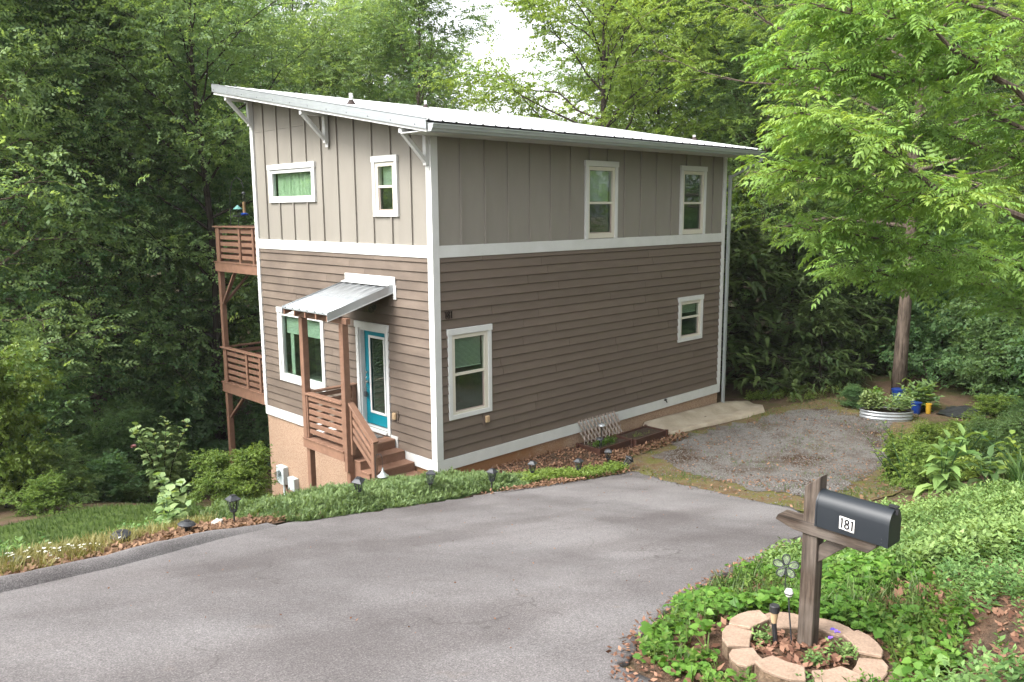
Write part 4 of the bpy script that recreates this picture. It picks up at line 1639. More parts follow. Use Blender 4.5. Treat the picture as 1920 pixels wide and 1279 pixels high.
def disc_light(loc, label, tilt, r=.12):
    t = root('disc_light', (0, 0, 0), label, 'solar light', 'round capped solar lights by the kerb')
    MB().tube([(0, 0, -.1), (0, 0, .10)], .02, 8).build('stake', MT['black'], t)
    MB().lathe([(.06, .05), (.07, .10)], 12).build('lens', MT['lens'], t)
    MB().lathe([(r, .10), (r+.005, .112), (r*.8, .135), (r*.4, .15), (.0, .153)], 18).build('cap', MT['darkgrey'], t, smooth=True)
    MB().lathe([(r*.36, .152), (r*.36, .158), (0, .159)], 12).build('solar_cell', MT['black'], t)
    t.location = loc
    t.rotation_euler = tilt
    return t


disc_light(on(-6.50, -2.45, .02), 'plain round capped solar light half sunk in brown leaves by the kerb', (.1, -.1, 0), .105)
disc_light(on(-5.73, -2.32, .02), 'round capped solar light with a raised cell, left of the upright lantern', (.05, .12, .3), .10)
disc_light(on(-7.61, -2.95, .0), 'solar light tipped on its side beside the white flowers', (.6, -.7, .2), .075)
for (x, y, lab, h, cap) in ((4.10, -.62, 'solar stake light with a shining disc in front of the lattice', .52, 'galv'), (3.95, -.70, 'low dark stake light at the corner of the brown planter', .26, 'darkgrey')):
    t = root('stake_light', on(x, y, .1), lab, 'solar light')
    z = gz(x, y)+.1
    MB().tube([(x, y, z-.1), (x, y, z+h-.12)], .010, 6).build('stake', MT['black'], t)
    MB().lathe([(.02, h-.14), (.045, h-.02)], 10, (x, y, z)).build('lens', MT['lens'], t, smooth=True)
    MB().lathe([(.085, h-.03), (.075, h), (.0, h+.02)], 14, (x, y, z)).build('cap', MT[cap], t, smooth=True)
# a lamp hung from a bent wire hook by the steps
hk = root('hook_lamp', on(-1.62, -.30), 'small bell shaped solar lamp hanging from a wire hook by the steps', 'solar light')
bz = gz(-1.62, -.30)
hx, hy = -1.62, -.30
MB().tube([(hx, hy, bz-.1), (hx, hy, bz+.62), (hx+.02, hy-.02, bz+.70), (hx+.07, hy-.07, bz+.70), (hx+.09, hy-.09, bz+.62)], .006, 6).build('hook', MT['darkgrey'], hk)
MB().lathe([(.10, .30), (.105, .315), (.05, .36), (.02, .40), (.012, .46)], 14, (hx+.09, hy-.09, bz)).build('shade', MT['galv'], hk, smooth=True)
MB().lathe([(.0, .245), (.03, .26), (.035, .30)], 10, (hx+.09, hy-.09, bz)).build('bulb', MT['lens'], hk, smooth=True)
MB().tube([(hx+.09, hy-.09, bz+.46), (hx+.09, hy-.09, bz+.62)], .003, 5).build('wire', MT['darkgrey'], hk)
mb = MB()
rr = random.Random(5)
mb.lathe([(.03, 0), (.085, .02), (.09, .06), (.05, .10), (.0, .11)], 7, on(-5.22, -2.05))
wr = mb.build('white_rock', MT['whiterock'])
for v in wr.data.vertices:
    v.co += Vector((rr.uniform(-.015, .015), rr.uniform(-.015, .015), rr.uniform(-.012, .012)))
tag(wr, 'small white rock in the brown leaves beside the upright lantern', 'rock')

# ------------------------------------------------------------------ raised planters by the long wall
for k, (x0, x1, y0, y1, lab) in enumerate(((3.82, 4.94, -.80, -.17, 'near dark brown raised planter with the green seedlings'), (4.96, 6.14, -.90, -.30, 'far dark brown raised planter filled mostly with soil'))):
    zg, ztp = gz((x0+x1)/2, y0)-.02, -.19
    t = root('raised_planter', ((x0+x1)/2, (y0+y1)/2, zg), lab, 'planter')
    for (a, b, c, d) in ((x0, x1, y0, y0+.03), (x0, x1, y1-.03, y1), (x0, x0+.03, y0+.031, y1-.031), (x1-.03, x1, y0+.031, y1-.031)):
        mb = MB()
        mb.box(a, c, zg, b, d, zg+.05)
        mb.box(a, c, ztp-.045, b, d, ztp)
        mb.box(a+.008, c+.008, zg+.05, b-.008, d-.008, ztp-.045)
        mb.build('side_panel', MT['bedmetal'], t)
    for (a, c) in ((x0, y0), (x1, y0), (x0, y1), (x1, y1)):
        mb = MB()
        mb.box(a-.03, c-.03, zg-.03, a+.03, c+.03, ztp+.012)
        mb.build('corner_post', MT['bedmetal'], t, bevel=.004)
    mb = MB()
    mb.box(x0+.031, y0+.031, ztp-.09, x1-.031, y1-.031, ztp-.035)
    mb.build('soil', MT['soil'], t)
# leaning lattice
la = root('lattice_panel', (4.65, -.15, -.2), 'weathered diagonal wood lattice leaning on the wall behind the planter', 'lattice')
x0, x1, zb_, zt2 = 3.98, 5.36, -.24, .27
th = math.radians(58)


def lat_pt(x, s, off):
    return (x, -.20+s*.17+off, zb_+(zt2-zb_)*s)


Hh = zt2-zb_
for layer, sg in ((0, 1), (1, -1)):
    x = x0-Hh*.7
    while x < x1+Hh*.7:
        dx = sg*Hh*.55
        a, b = x, x+dx
        s0, s1 = 0.0, 1.0
        lo, hi = min(a, b), max(a, b)
        # clip to the panel
        def cl(xv):
            return (xv-a)/(b-a)
        ss = sorted((cl(x0), cl(x1)))
        s0, s1 = max(0, ss[0]), min(1, ss[1])
        if s1-s0 > .12:
            mb = MB()
            mb.bar(lat_pt(a+(b-a)*s0, s0, -.012*(1-layer)), lat_pt(a+(b-a)*s1, s1, -.012*(1-layer)), .010, .040, (1, 0, 0) if False else (0, 0, 1))
            mb.build('slat', MT['lattice'], la)
        x += .125
# ------------------------------------------------------------------ far garden corner
gb = root('galvanised_bed', (11.55, -3.75, -.42), 'oval corrugated galvanised raised bed at the end of the gravel', 'raised bed')
cx_, cy_, ra, rb, ro = 11.62, -3.78, .63, .36, -.98
mb = MB()
rows = []
for i in range(25):
    z = -.46+.29*i/24
    rr_ = 1+.022*math.sin(i/24*2*math.pi*3.5)
    row = []
    for k in range(48):
        a = 2*math.pi*k/48
        ex, ey = ra*rr_*math.cos(a), rb*rr_*math.sin(a)
        row.append((cx_+ex*math.cos(ro)-ey*math.sin(ro), cy_+ex*math.sin(ro)+ey*math.cos(ro), z))
    rows.append(row)
mb.add([p for r in rows for p in r], [(i*48+k, i*48+(k+1) % 48, (i+1)*48+(k+1) % 48, (i+1)*48+k) for i in range(24) for k in range(48)])
mb.build('corrugated_wall', MT['galv'], gb, smooth=True)
mb = MB()
row = [(cx_+(p[0]-cx_)*.97, cy_+(p[1]-cy_)*.97, -.21) for p in rows[0]]
mb.add(row, [tuple(range(48))])
mb.build('soil', MT['soil'], gb)
for (x, y, r, h, mt, lab, nm, z0) in ((13.4, -3.40, .18, .44, 'bluepot', 'tall blue plastic tub behind the galvanised bed', 'blue_tub', 0), (12.75, -4.10, .13, .30, 'bluepot', 'low blue tub at the right end of the galvanised bed', 'blue_tub', 0), (12.95, -4.34, .075, .26, 'yellow', 'small yellow pot beside the low blue tub', 'yellow_pot', 0)):
    zb = gz(x, y)
    t = root(nm, (x, y, zb), lab, 'tub' if 'tub' in nm else 'pot')
    MB().lathe([(r*.82, 0), (r*.9, h*.5), (r, h*.96), (r*.9, h*.96), (r*.86, h*.8)], 20, (x, y, zb)).build('body', MT[mt], t, smooth=True)
    MB().lathe([(r, h*.93), (r*1.06, h*.95), (r*1.06, h), (r*.97, h)], 20, (x, y, zb)).build('rim', MT[mt], t, smooth=True)
    MB().lathe([(r*.9, h*.8), (0, h*.82)], 16, (x, y, zb)).build('soil', MT['soil'], t)
# dark tarp draped low
tx, ty = 13.6, -5.0
nn_ = 14
V, F = [], []
rt = np.random.default_rng(4)
for i in range(nn_):
    for j in range(nn_):
        u, v = i/(nn_-1)-.5, j/(nn_-1)-.5
        z = .16*math.exp(-(u*u*7+v*v*9))+.04*math.sin(u*17+v*9)+rt.uniform(-.02, .02)
        x, y = tx+u*1.3, ty+v*1.0
        V.append((x, y, gz(x, y)+max(.01, z)))
F = [(i*nn_+j, (i+1)*nn_+j, (i+1)*nn_+j+1, i*nn_+j+1) for i in range(nn_-1) for j in range(nn_-1)]
tag(MB().add(V, F).build('black_tarp', MT['tarp'], smooth=True), 'crumpled black tarp lying right of the blue tubs', 'tarp')
# teal bucket among the shrubs
bx, by = -3.3, 10.2
bz = gz(bx, by)+.1
t = root('teal_bucket', (bx, by, bz), 'teal bucket with a dark hoop handle among the left shrubs', 'bucket')
MB().lathe([(.12, 0), (.17, .36), (.155, .36), (.12, .05)], 16, (bx, by, bz)).build('body', MT['bucket'], t, smooth=True)
MB().tube([(bx+.16*math.cos(a)*.72, by-.16*math.cos(a)*.72, bz+.33+.27*math.sin(a)) for a in [math.pi*k/10 for k in range(11)]], .014, 6).build('handle', MT['black'], t, smooth=True)
# ================================================================== VEGETATION
RG = np.random.default_rng(11)


def unit(v):
    return v/np.maximum(np.linalg.norm(v, axis=-1, keepdims=True), 1e-9)


def T_leaf(w=.28, fold=.07, droop=.1):
    return (np.array([(0, 0, 0), (.42, -w, fold), (1, 0, -droop), (.42, w, fold)], float), np.array([[0, 1, 2, 3]]))


def T_leaf3(w=.32, fold=.08, droop=.14):
    V = np.array([(0, 0, 0), (.28, -w, fold), (.7, -w*.72, fold*.5), (1, 0, -droop), (.7, w*.72, fold*.5), (.28, w, fold), (.55, 0, -.01)], float)
    return V, np.array([[0, 1, 2, 6], [6, 2, 3, 4], [0, 6, 4, 5]])


def place(T, pos, X, U, s, tint, width=1.0):
    """copies of template T at pos with axis X and up U; returns V, F, tint"""
    tv, tf = T
    X = unit(X)
    Y = unit(np.cross(U, X))
    Z = np.cross(X, Y)
    n, m = len(pos), len(tv)
    s = np.broadcast_to(np.asarray(s, float), (n,))
    V = pos[:, None]+s[:, None, None]*(tv[None, :, 0:1]*X[:, None]+tv[None, :, 1:2]*width*Y[:, None]+tv[None, :, 2:3]*Z[:, None])
    F = tf[None]+(np.arange(n)*m)[:, None, None]
    tn = np.repeat(np.broadcast_to(tint, (n,)), len(tf))
    return V.reshape(-1, 3), F.reshape(-1, tf.shape[1]), tn


def T_spray(n=9, L=.5, ls=.13, seed=0, w=.27, flat=.35):
    g = np.random.default_rng(seed)
    t = np.linspace(.12, 1, n)
    pos = np.stack([L*t, 0*t, -.16*L*t**2], -1)
    ang = np.where(np.arange(n) % 2, 1, -1)*g.uniform(.5, 1.2, n)
    ang[-1] = 0
    X = np.stack([np.cos(ang), np.sin(ang), g.uniform(-.55, .05, n)], -1)
    U = np.array([0, 0, 1])+g.normal(0, flat, (n, 3))
    V, F, _ = place(T_leaf(w), pos, X, U, ls*g.uniform(.75, 1.2, n), 0)
    return V, F


def T_frond(pairs=6, L=.42, ls=.13, seed=0, w=.17):
    g = np.random.default_rng(seed)
    t = np.repeat(np.linspace(.22, .95, pairs), 2)
    side = np.tile([1, -1], pairs)
    pos = np.stack([L*t, 0*t, .10*L*t-.42*L*t**2.2], -1)
    ang = side*(1.25-.35*t)
    sag = -.25-.35*g.random(len(t))
    X = np.stack([np.cos(ang), np.sin(ang), sag], -1)
    sz = ls*(1-.55*(t-.55)**2*3)*g.uniform(.9, 1.1, len(t))
    V, F, _ = place(T_leaf(w, .05, .16), pos, X, np.tile([0, 0, 1.], (len(t), 1)), sz, 0)
    tip = pos[-1]
    V2, F2, _ = place(T_leaf(w, .05, .2), tip[None], np.array([[1, 0, -.7]]), np.array([[0, 0, 1.]]), ls, 0)
    r = np.array([(0, .004, 0), (0, -.004, 0), (L*.5, -.003, .05*L-.09*L), (L*.5, .003, .05*L-.09*L), (L*.95, 0, pos[-1][2]), (L*.95, .001, pos[-1][2])])
    Fr = np.array([[0, 1, 2, 3], [3, 2, 4, 5]])
    return np.concatenate([V, V2, r]), np.concatenate([F, F2+len(V), Fr+len(V)+len(V2)])


def T_fan(n=10, L=.42, seed=0):
    """flat conifer spray"""
    g = np.random.default_rng(seed)
    V, F = [], []
    for k in range(n):
        t = .1+.9*k/(n-1)
        for s in (1, -1):
            l = L*(.22*(1-t)+.07)*g.uniform(.7, 1.2)
            b = np.array([L*t*.9, 0, -.25*L*t*t])
            d = np.array([.75, s*.75, -.12+g.uniform(-.12, .1)])
            p = np.array([-.010, s*.010, 0])
            o = len(V)
            V += [b-p*.6, b+p, b+d*l, b+d*l*.55-p*1.2]
            F.append([o, o+1, o+2, o+3])
    return np.array(V), np.array(F)


def T_jun(seed=0):
    g = np.random.default_rng(seed)
    V, F = [], []
    for k in range(8):
        a = g.uniform(-1.1, 1.1)
        e = g.uniform(-.1, .9)
        d = np.array([math.cos(a)*math.cos(e), math.sin(a)*math.cos(e), math.sin(e)])
        s = np.array([-math.sin(a), math.cos(a), 0])*.055
        b = np.array([k*.07, 0, .03*k])
        l = g.uniform(.35, .6)
        o = len(V)
        V += [b-s*.6, b+d*l*.5-s, b+d*l, b+d*l*.5+s]
        F.append([o, o+1, o+2, o+3])
    return np.array(V), np.array(F)


def T_tuft(n=6, seed=0):
    g = np.random.default_rng(seed)
    V, F = [], []
    for k in range(n):
        a = g.uniform(0, 6.283)
        lean = g.uniform(.1, .75)
        d = np.array([math.cos(a), math.sin(a), 0])
        s = np.array([-d[1], d[0], 0])*.022
        h = g.uniform(.6, 1.0)
        b = d*g.uniform(0, .10)
        o = len(V)
        m = b+d*lean*.3*h+np.array([0, 0, h*.6])
        tp = b+d*lean*.85*h+np.array([0, 0, h*(1-.3*lean)])
        V += [b-s, b+s, m+s*.8, m-s*.8, tp]
        F += [[o, o+1, o+2, o+3], [o+3, o+2, o+4, o+4]]
    V = np.array(V)
    F = np.array(F)
    # last face kept a quad with a tiny tip
    V2 = []
    F2 = []
    for k in range(n):
        o = len(V2)
        q = V[5*k:5*k+5]
        V2 += [q[0], q[1], q[2], q[3], q[4], q[4]+(q[2]-q[3])*.12]
        F2 += [[o, o+1, o+2, o+3], [o+3, o+2, o+5, o+4]]
    return np.array(V2), np.array(F2)


def T_shoot(n=9, seed=0, ls=.5):
    """upright shoot with small leaves in pairs, height about 1"""
    g = np.random.default_rng(seed)
    z = np.linspace(.15, 1, n)
    a = np.arange(n)*2.4+g.uniform(0, 6)
    el = .15+.7*z
    X = np.stack([np.cos(a)*np.cos(el), np.sin(a)*np.cos(el), np.sin(el)*.8], -1)
    pos = np.stack([.12*z*math.cos(seed), .12*z*math.sin(seed), z*.85], -1)
    V, F, _ = place(T_leaf(.26, .08, .15), pos, X, np.tile([0, 0, 1.], (n, 1))+g.normal(0, .15, (n, 3)), ls*g.uniform(.7, 1.1, n)*(1.05-.45*z), 0)
    return V, F


def T_heart():
    V = np.array([(.05, 0, 0), (-.12, -.22, .03), (.10, -.46, .09), (.55, -.40, .07), (1, 0, -.14), (.55, .40, .07), (.10, .46, .09), (-.12, .22, .03), (.5, 0, -.03)], float)
    return V, np.array([[0, 1, 2, 3], [0, 3, 4, 8], [0, 8, 4, 5], [0, 5, 6, 7]])


def T_dead(seed):
    g = np.random.default_rng(seed)
    c = g.uniform(.15, .5)
    V = np.array([(0, 0, 0), (.45, -.28, c*.6), (1, 0, c), (.45, .28, c*.35)], float)
    return V, np.array([[0, 1, 2, 3]])


def T_stone(seed):
    g = np.random.default_rng(seed)
    V = np.array([(1, 0, 0), (0, 1, 0), (-1, 0, 0), (0, -1, 0), (0, 0, .7), (0, 0, -.5)], float)*g.uniform(.6, 1.1, (6, 3))
    return V, np.array([[0, 1, 4], [1, 2, 4], [2, 3, 4], [3, 0, 4], [1, 0, 5], [2, 1, 5], [3, 2, 5], [0, 3, 5]])


def many(Ts, pos, X, U, s, tint, g):
    """each position takes one of the templates"""
    pick = g.integers(0, len(Ts), len(pos))
    Vs, Fs, ts = [], [], []
    o = 0
    s = np.broadcast_to(np.asarray(s, float), (len(pos),))
    tint = np.broadcast_to(np.asarray(tint, float), (len(pos),))
    for k, T in enumerate(Ts):
        q = pick == k
        if not q.any():
            continue
        V, F, t = place(T, pos[q], X[q], U[q], s[q], tint[q])
        Vs.append(V)
        Fs.append(F+o)
        ts.append(t)
        o += len(V)
    return np.concatenate(Vs), np.concatenate(Fs), np.concatenate(ts)


def inpoly(x, y, P):
    P = np.array(P, float)
    r = np.zeros(len(x), bool)
    j = len(P)-1
    for i in range(len(P)):
        c = ((P[i, 1] > y) != (P[j, 1] > y)) & (x < (P[j, 0]-P[i, 0])*(y-P[i, 1])/(P[j, 1]-P[i, 1]+1e-12)+P[i, 0])
        r ^= c
        j = i
    return r


def sample(P, n, g, dens=None):
    P = np.array(P, float)
    lo, hi = P.min(0), P.max(0)
    X, Y = [], []
    c = 0
    while c < n:
        x = g.uniform(lo[0], hi[0], 4*n)
        y = g.uniform(lo[1], hi[1], 4*n)
        k = inpoly(x, y, P)
        if dens is not None:
            k &= g.random(4*n) < dens(x, y)
        X.append(x[k])
        Y.append(y[k])
        c += k.sum()
    return np.concatenate(X)[:n], np.concatenate(Y)[:n]


# ------------------------------------------------------------------ trees
LEAF_SPRAYS = [T_spray(9, .48, .112, k, .29) for k in range(5)]
FINE_SPRAYS = [T_spray(10, .50, .13, 20+k, .27, .6) for k in range(4)]
BUSH_SPRAYS = [T_spray(8, .30, .12, 60+k, .30, .9) for k in range(4)]
BIG_SPRAYS = [T_spray(8, .55, .19, 40+k, .36, .25) for k in range(4)]
FRONDS = [T_frond(5+k % 3, .34+.03*k, .108+.008*(k % 3), k, .19) for k in range(5)]
FANS = [T_fan(13, .40, k) for k in range(4)]


def skeleton(seed, H, Rr, zb, nl, prof, nsub=7, droop=.25, lean=0.0, trunk_r=.16, wob=.25, elev=(25, 65), sublen=.38):
    g = np.random.default_rng(seed)
    m = 11
    tz = np.linspace(0, H*.97, m)
    az = g.uniform(0, 6.28)
    tx = lean*math.cos(az)*(tz/H)**1.3*H+wob*np.cumsum(g.normal(0, .35, m))*(tz > 0)
    ty = lean*math.sin(az)*(tz/H)**1.3*H+wob*np.cumsum(g.normal(0, .35, m))*(tz > 0)
    tr = trunk_r*(1-.9*(tz/H)**.85)+.012
    wood = MB()
    wood.tube([(tx[i], ty[i], tz[i]) for i in range(m)], list(tr), 8)
    pts, dirs = [], []
    az0 = g.uniform(0, 6)
    for i in range(nl):
        t = (i+g.random()*.8)/nl
        z = zb+(H*.98-zb)*t**.95
        a = az0+i*2.399+g.normal(0, .35)
        Lb = Rr*prof(t)*g.uniform(.65, 1.15)
        if Lb < .3:
            continue
        el = R_(elev[0]+(elev[1]-elev[0])*t+g.normal(0, 8))
        p0 = np.array([np.interp(z, tz, tx), np.interp(z, tz, ty), z])
        d = np.array([math.cos(a)*math.cos(el), math.sin(a)*math.cos(el), math.sin(el)])
        path = []
        for k in range(6):
            s = k/5
            q = p0+d*Lb*s+np.array([0, 0, -droop*Lb*s**2.2])
            if k:
                q = q+g.normal(0, .05*Lb, 3)*s
            path.append(q)
        path = np.array(path)
        r0 = max(.012, np.interp(z, tz, tr)*.5)
        wood.tube([tuple(q) for q in path], list(np.linspace(r0, .008, 6)), 5, False)
        for k in range(nsub):
            s = .25+.75*(k+g.random())/nsub
            i0 = min(4, int(s*5))
            q0 = path[i0]+(path[i0+1]-path[i0])*(s*5-i0)
            dd = path[i0+1]-path[i0]
            dd = dd/np.linalg.norm(dd)
            sd = unit(np.array([-dd[1], dd[0], 0])+1e-6)*(1 if k % 2 else -1)
            v = unit(dd*g.uniform(.4, 1.0)+sd*g.uniform(.4, 1.0)+np.array([0, 0, g.uniform(-.25, .35)]))
            l = sublen*Lb*g.uniform(.6, 1.2)*(1.1-.35*s)+.25
            q1 = q0+v*l+np.array([0, 0, -droop*.5*l])
            wood.tube([tuple(q0), tuple((q0+q1)/2+np.array([0, 0, .05*l])), tuple(q1)], [.013, .010, .005], 3, False)
            pts.append((q0, q1))
            dirs.append(v)
    return g, wood, np.array(pts), np.array(dirs)


def clothe(g, pts, dirs, per, Ts, jit=.28, up=.38, scale=1.0, sag=.18):
    n = len(pts)
    q0 = np.repeat(pts[:, 0], per, 0)
    q1 = np.repeat(pts[:, 1], per, 0)
    d = np.repeat(dirs, per, 0)
    t = g.uniform(.15, 1.05, n*per)[:, None]
    pos = q0+(q1-q0)*t+g.normal(0, jit, (n*per, 3))*np.array([1, 1, .6])
    X = d+g.normal(0, .75, (n*per, 3))
    X[:, 2] = X[:, 2]*.45-sag
    U = np.array([0, 0, 1])+g.normal(0, up, (n*per, 3))
    clump = np.repeat(g.random(n), per)
    tint = np.clip(.5*clump+.5*g.random(n*per)+.12*(t[:, 0]-.6), 0, 1)
    return many(Ts, pos, X, U, scale*g.uniform(.75, 1.2, n*per), tint, g)


VAR = {}


def wood_mesh(name, mb, mat):
    me = bpy.data.meshes.new(name)
    me.from_pydata(mb.v, [], mb.f)
    me.update()
    me.materials.append(mat)
    for p in me.polygons:
        p.use_smooth = True
    return me


def variant(key, wood, leaf, wmat, lmat, wname='trunk', lname='crown'):
    V, F, t = leaf
    VAR[key] = (wood_mesh(wname, wood, MT[wmat]), np_mesh(lname, V, F, MT[lmat], None, t, link=False), wname, lname)


oval = lambda t: .35+1.0*math.sin(math.pi*min(1, .18+.78*t))**.8*(1-.25*t)
full = lambda t: (1.0-.62*t**1.6)
tall = lambda t: .55+.55*math.sin(math.pi*min(1, .1+.85*t))
for k in range(4):
    g, w, p, d = skeleton(100+k, 15, 4.6, .8 if k == 0 else 1.7, 44, full, 7, .22, .03, .17)
    variant('edge%d' % k, w, clothe(g, p, d, 22, LEAF_SPRAYS, .55, .9), 'bark', ['leafA', 'leafB', 'leafA', 'leafB'][k])
for k in range(3):
    g, w, p, d = skeleton(200+k, 19, 4.4, 4.0, 40, tall, 7, .15, .02, .20)
    variant('tall%d' % k, w, clothe(g, p, d, 22, LEAF_SPRAYS, .62, .9, 1.1), 'barkd', ['leafA', 'leafB', 'leafA'][k])
g, w, p, d = skeleton(300, 17, 5.0, 2.5, 44, tall, 7, .12, .02, .18)
variant('lime0', w, clothe(g, p, d, 23, FINE_SPRAYS, .40, .7, 1.1), 'barkd', 'leafC')
g, w, p, d = skeleton(301, 16, 3.6, 3.0, 28, tall, 6, .12, .03, .15)
variant('thin0', w, clothe(g, p, d, 24, FINE_SPRAYS, .40, .5, 1.05), 'bark', 'leafA')
g, w, p, d = skeleton(302, 18, 1.4, .4, 70, lambda t: .8, 4, .25, .0, .24, .12)
variant('ivy0', w, clothe(g, p, d, 12, LEAF_SPRAYS, .22), 'barkd', 'leafB')
g, w, p, d = skeleton(310, 13.5, 6.0, 4.6, 34, oval, 8, .18, .004, .21, .06, (10, 60))
variant('pinnate0', w, clothe(g, p, d, 16, FRONDS, .25, .25, 1.0, .05), 'bark', 'leafC')
for k in range(2):
    g, w, p, d = skeleton(320+k, 4.6, 2.2, .15, 46, lambda t: (1-t)**.75+.04, 6, .18, .0, .07, .04, (8, 35), .42)
    variant('hem%d' % k, w, clothe(g, p, d, 13, FANS, .12, .18, 1.0, .10), 'barkd', 'hem')
# shrubs
for k, (sp, lm, per) in enumerate(((BUSH_SPRAYS, 'leafB', 26), (BUSH_SPRAYS, 'leafE', 24), (BUSH_SPRAYS, 'leafA', 24), (BIG_SPRAYS, 'leafB', 12))):
    g, w, p, d = skeleton(400+k, 2.2, 1.5, .1, 26, lambda t: (.9-.4*t)*(.75+.5*math.sin(t*23+k)), 6, .2, .08, .03, .2, (25, 80), .4)
    variant('bush%d' % k, w, clothe(g, p, d, per, sp, .15, .7, .62), 'barkd', lm, 'stems', 'foliage')
TREES = []


def plant(key, name, x, y, s, label, cat, group=None, rz=None, dz=0.0, sz=1.0):
    wm, lm, wn_, ln_ = VAR[key]
    t = bpy.data.objects.new(name, None)
    COL.objects.link(t)
    t.location = (x, y, gz(x, y)+dz)
    t.rotation_euler = (0, 0, RG.uniform(0, 6.28) if rz is None else rz)
    t.scale = (s, s, s*sz)
    tag(t, label, cat, group)
    for me, nm in ((wm, wn_), (lm, ln_)):
        o = bpy.data.objects.new(nm, me)
        COL.objects.link(o)
        o.parent = t
    TREES.append(t)
    return t


# front row at the lower edge of the lawn
plant('edge0', 'broadleaf_tree', -5.4, 12.6, 1.0, 'leafy green tree at the far left edge, above the arching shrub', 'tree', rz=.4)
plant('edge1', 'broadleaf_tree', -3.0, 14.4, 1.0, 'leafy dark green tree behind the teal bucket', 'tree', rz=2.2)
plant('edge2', 'broadleaf_tree', -1.0, 15.6, 1.05, 'leafy green tree behind the pale maple sapling', 'tree', rz=4.1)
plant('edge3', 'broadleaf_tree', 1.1, 16.6, 1.0, 'deep green leafy tree between the maple sapling and the deck', 'tree', rz=1.3)
plant('tall0', 'slender_tree', 1.6, 12.9, .85, 'tree with a bare grey leaning trunk right behind the deck post', 'tree', rz=.2)
for (x, y, v, s, lab, grp) in (
        (-6.4, 19.5, 'edge1', 1.1, 'tall leafy tree at the top left corner, one row behind the edge of the woods', 0), (-4.6, 21.2, 'tall1', 1.0, 'tall tree with a dark slanting limb in the upper left woods', 0), (-2.2, 22.6, 'edge0', 1.15, 'broad tree of the left woods, above the middle of the lawn', 0),
        (-.7, 20.1, 'tall2', .95, 'slim tree of the left woods between lawn and bird feeder', 0), (2.2, 21.6, 'edge2', 1.1, 'leafy tree showing left of the high corner of the roof', 0), (3.1, 18.4, 'edge3', 1.0, 'deep green tree right behind the upper deck and bird feeder', 0),
        (6.2, 19.9, 'edge1', 1.0, 'leafy tree rising over the high corner of the roof', 1), (6.9, 16.2, 'edge0', .95, 'green tree rising behind the first vent pipe on the roof', 1), (10.8, 18.2, 'edge2', 1.0, 'leafy tree behind the roof between the two near vent pipes', 1), (11.1, 14.9, 'thin0', .95, 'airy tree left of the white gap of sky behind the roof', 1)):
    plant(v, 'broadleaf_tree', x, y, s, lab, 'tree', ['trees of the woods behind the lawn and house', 'trees rising behind the roof'][grp])
for k, (x, y, v, s) in enumerate(((-1.7, 34, 'tall0', 1.0), (1.6, 33, 'edge1', 1.2), (7.9, 32.4, 'edge3', 1.15), (9.7, 28.8, 'tall2', 1.0), (13.9, 29.0, 'tall0', 1.0), (15.5, 24.6, 'edge2', 1.1), (19.4, 24.2, 'thin0', .9), (24.6, 16.6, 'thin0', 1.05), (30.5, 15.6, 'tall2', 1.05), (24.5, 43.4, 'tall1', .9), (15.7, 44.6, 'tall2', 1.1), (7.3, 45.5, 'tall0', 1.0))):
    plant(v, 'broadleaf_tree', x, y, s, 'tall tree deep in the woods beyond the house, crown against the sky', 'tree', 'trees deep in the woods')
plant('lime0', 'lime_green_tree', 13.6, 7.4, .92, 'bright yellow green feathery tree behind the middle of the roof', 'tree', rz=.7)
plant('lime0', 'lime_green_tree', 18.4, 8.6, .8, 'yellow green tree behind the roof, further back than the bright one', 'tree', rz=3.0)
plant('ivy0', 'ivy_clad_tree', 18.6, 4.3, 1.0, 'straight dark trunk clad in ivy behind the far end of the roof', 'tree', rz=1.0)
plant('tall1', 'dark_trunk_tree', 19.9, 5.6, 1.0, 'tall dark limbed tree left of the ivy clad trunk', 'tree', rz=2.0)
for k, (x, y, v, s) in enumerate(((23.3, 8.8, 'tall0', 1.0), (24.6, 4.5, 'tall1', 1.0), (24.8, 1.8, 'edge0', 1.0), (27.8, 2.6, 'tall2', 1.0), (25.6, -1.0, 'edge1', .95), (30.3, -1.2, 'tall0', 1.0), (26.2, -4.2, 'edge2', .95), (31.4, -5.0, 'tall1', 1.0), (31.7, 11.6, 'tall2', 1.05), (33.5, 5.8, 'tall1', 1.1), (38.7, 5.2, 'edge1', 1.2), (39.1, 2.0, 'tall0', 1.1), (40.7, -1.0, 'edge3', 1.2), (45.8, -2.1, 'tall2', 1.2), (36, -6, 'edge0', 1.1), (30, -9, 'tall0', 1.0), (38, 12, 'tall0', 1.1), (44, 8, 'edge2', 1.2))):
    plant(v, 'broadleaf_tree', x, y, s, 'leafy tree in the woods beyond the gravel, behind the bright pinnate tree', 'tree', 'trees in the woods beyond the gravel')
# unseen trees outside the picture, added to reflect in the window panes
for (x, y, v, s) in ((12, -18, 'edge0', .9), (17, -14, 'edge2', .9), (22, -10, 'edge1', .9), (6, -24, 'tall1', .9), (-26, 3, 'edge3', .95), (-15, 22, 'edge0', 1.0)):
    plant(v, 'broadleaf_tree', x, y, s, 'unseen leafy tree added for the window reflections', 'tree', 'unseen trees added for reflections')
plant('edge0', 'broadleaf_tree', 17.2, 2.9, .78, 'mid green tree filling the gap between the downspout and the bright tree', 'tree', rz=1.2)
plant('edge2', 'broadleaf_tree', 19.8, .2, .8, 'mid green tree above the broad conifer', 'tree', rz=3.2)
plant('edge0', 'broadleaf_tree', 21.5, -5.2, .75, 'mid green tree to the right of the pale trunk, in the back', 'tree', rz=5.0)
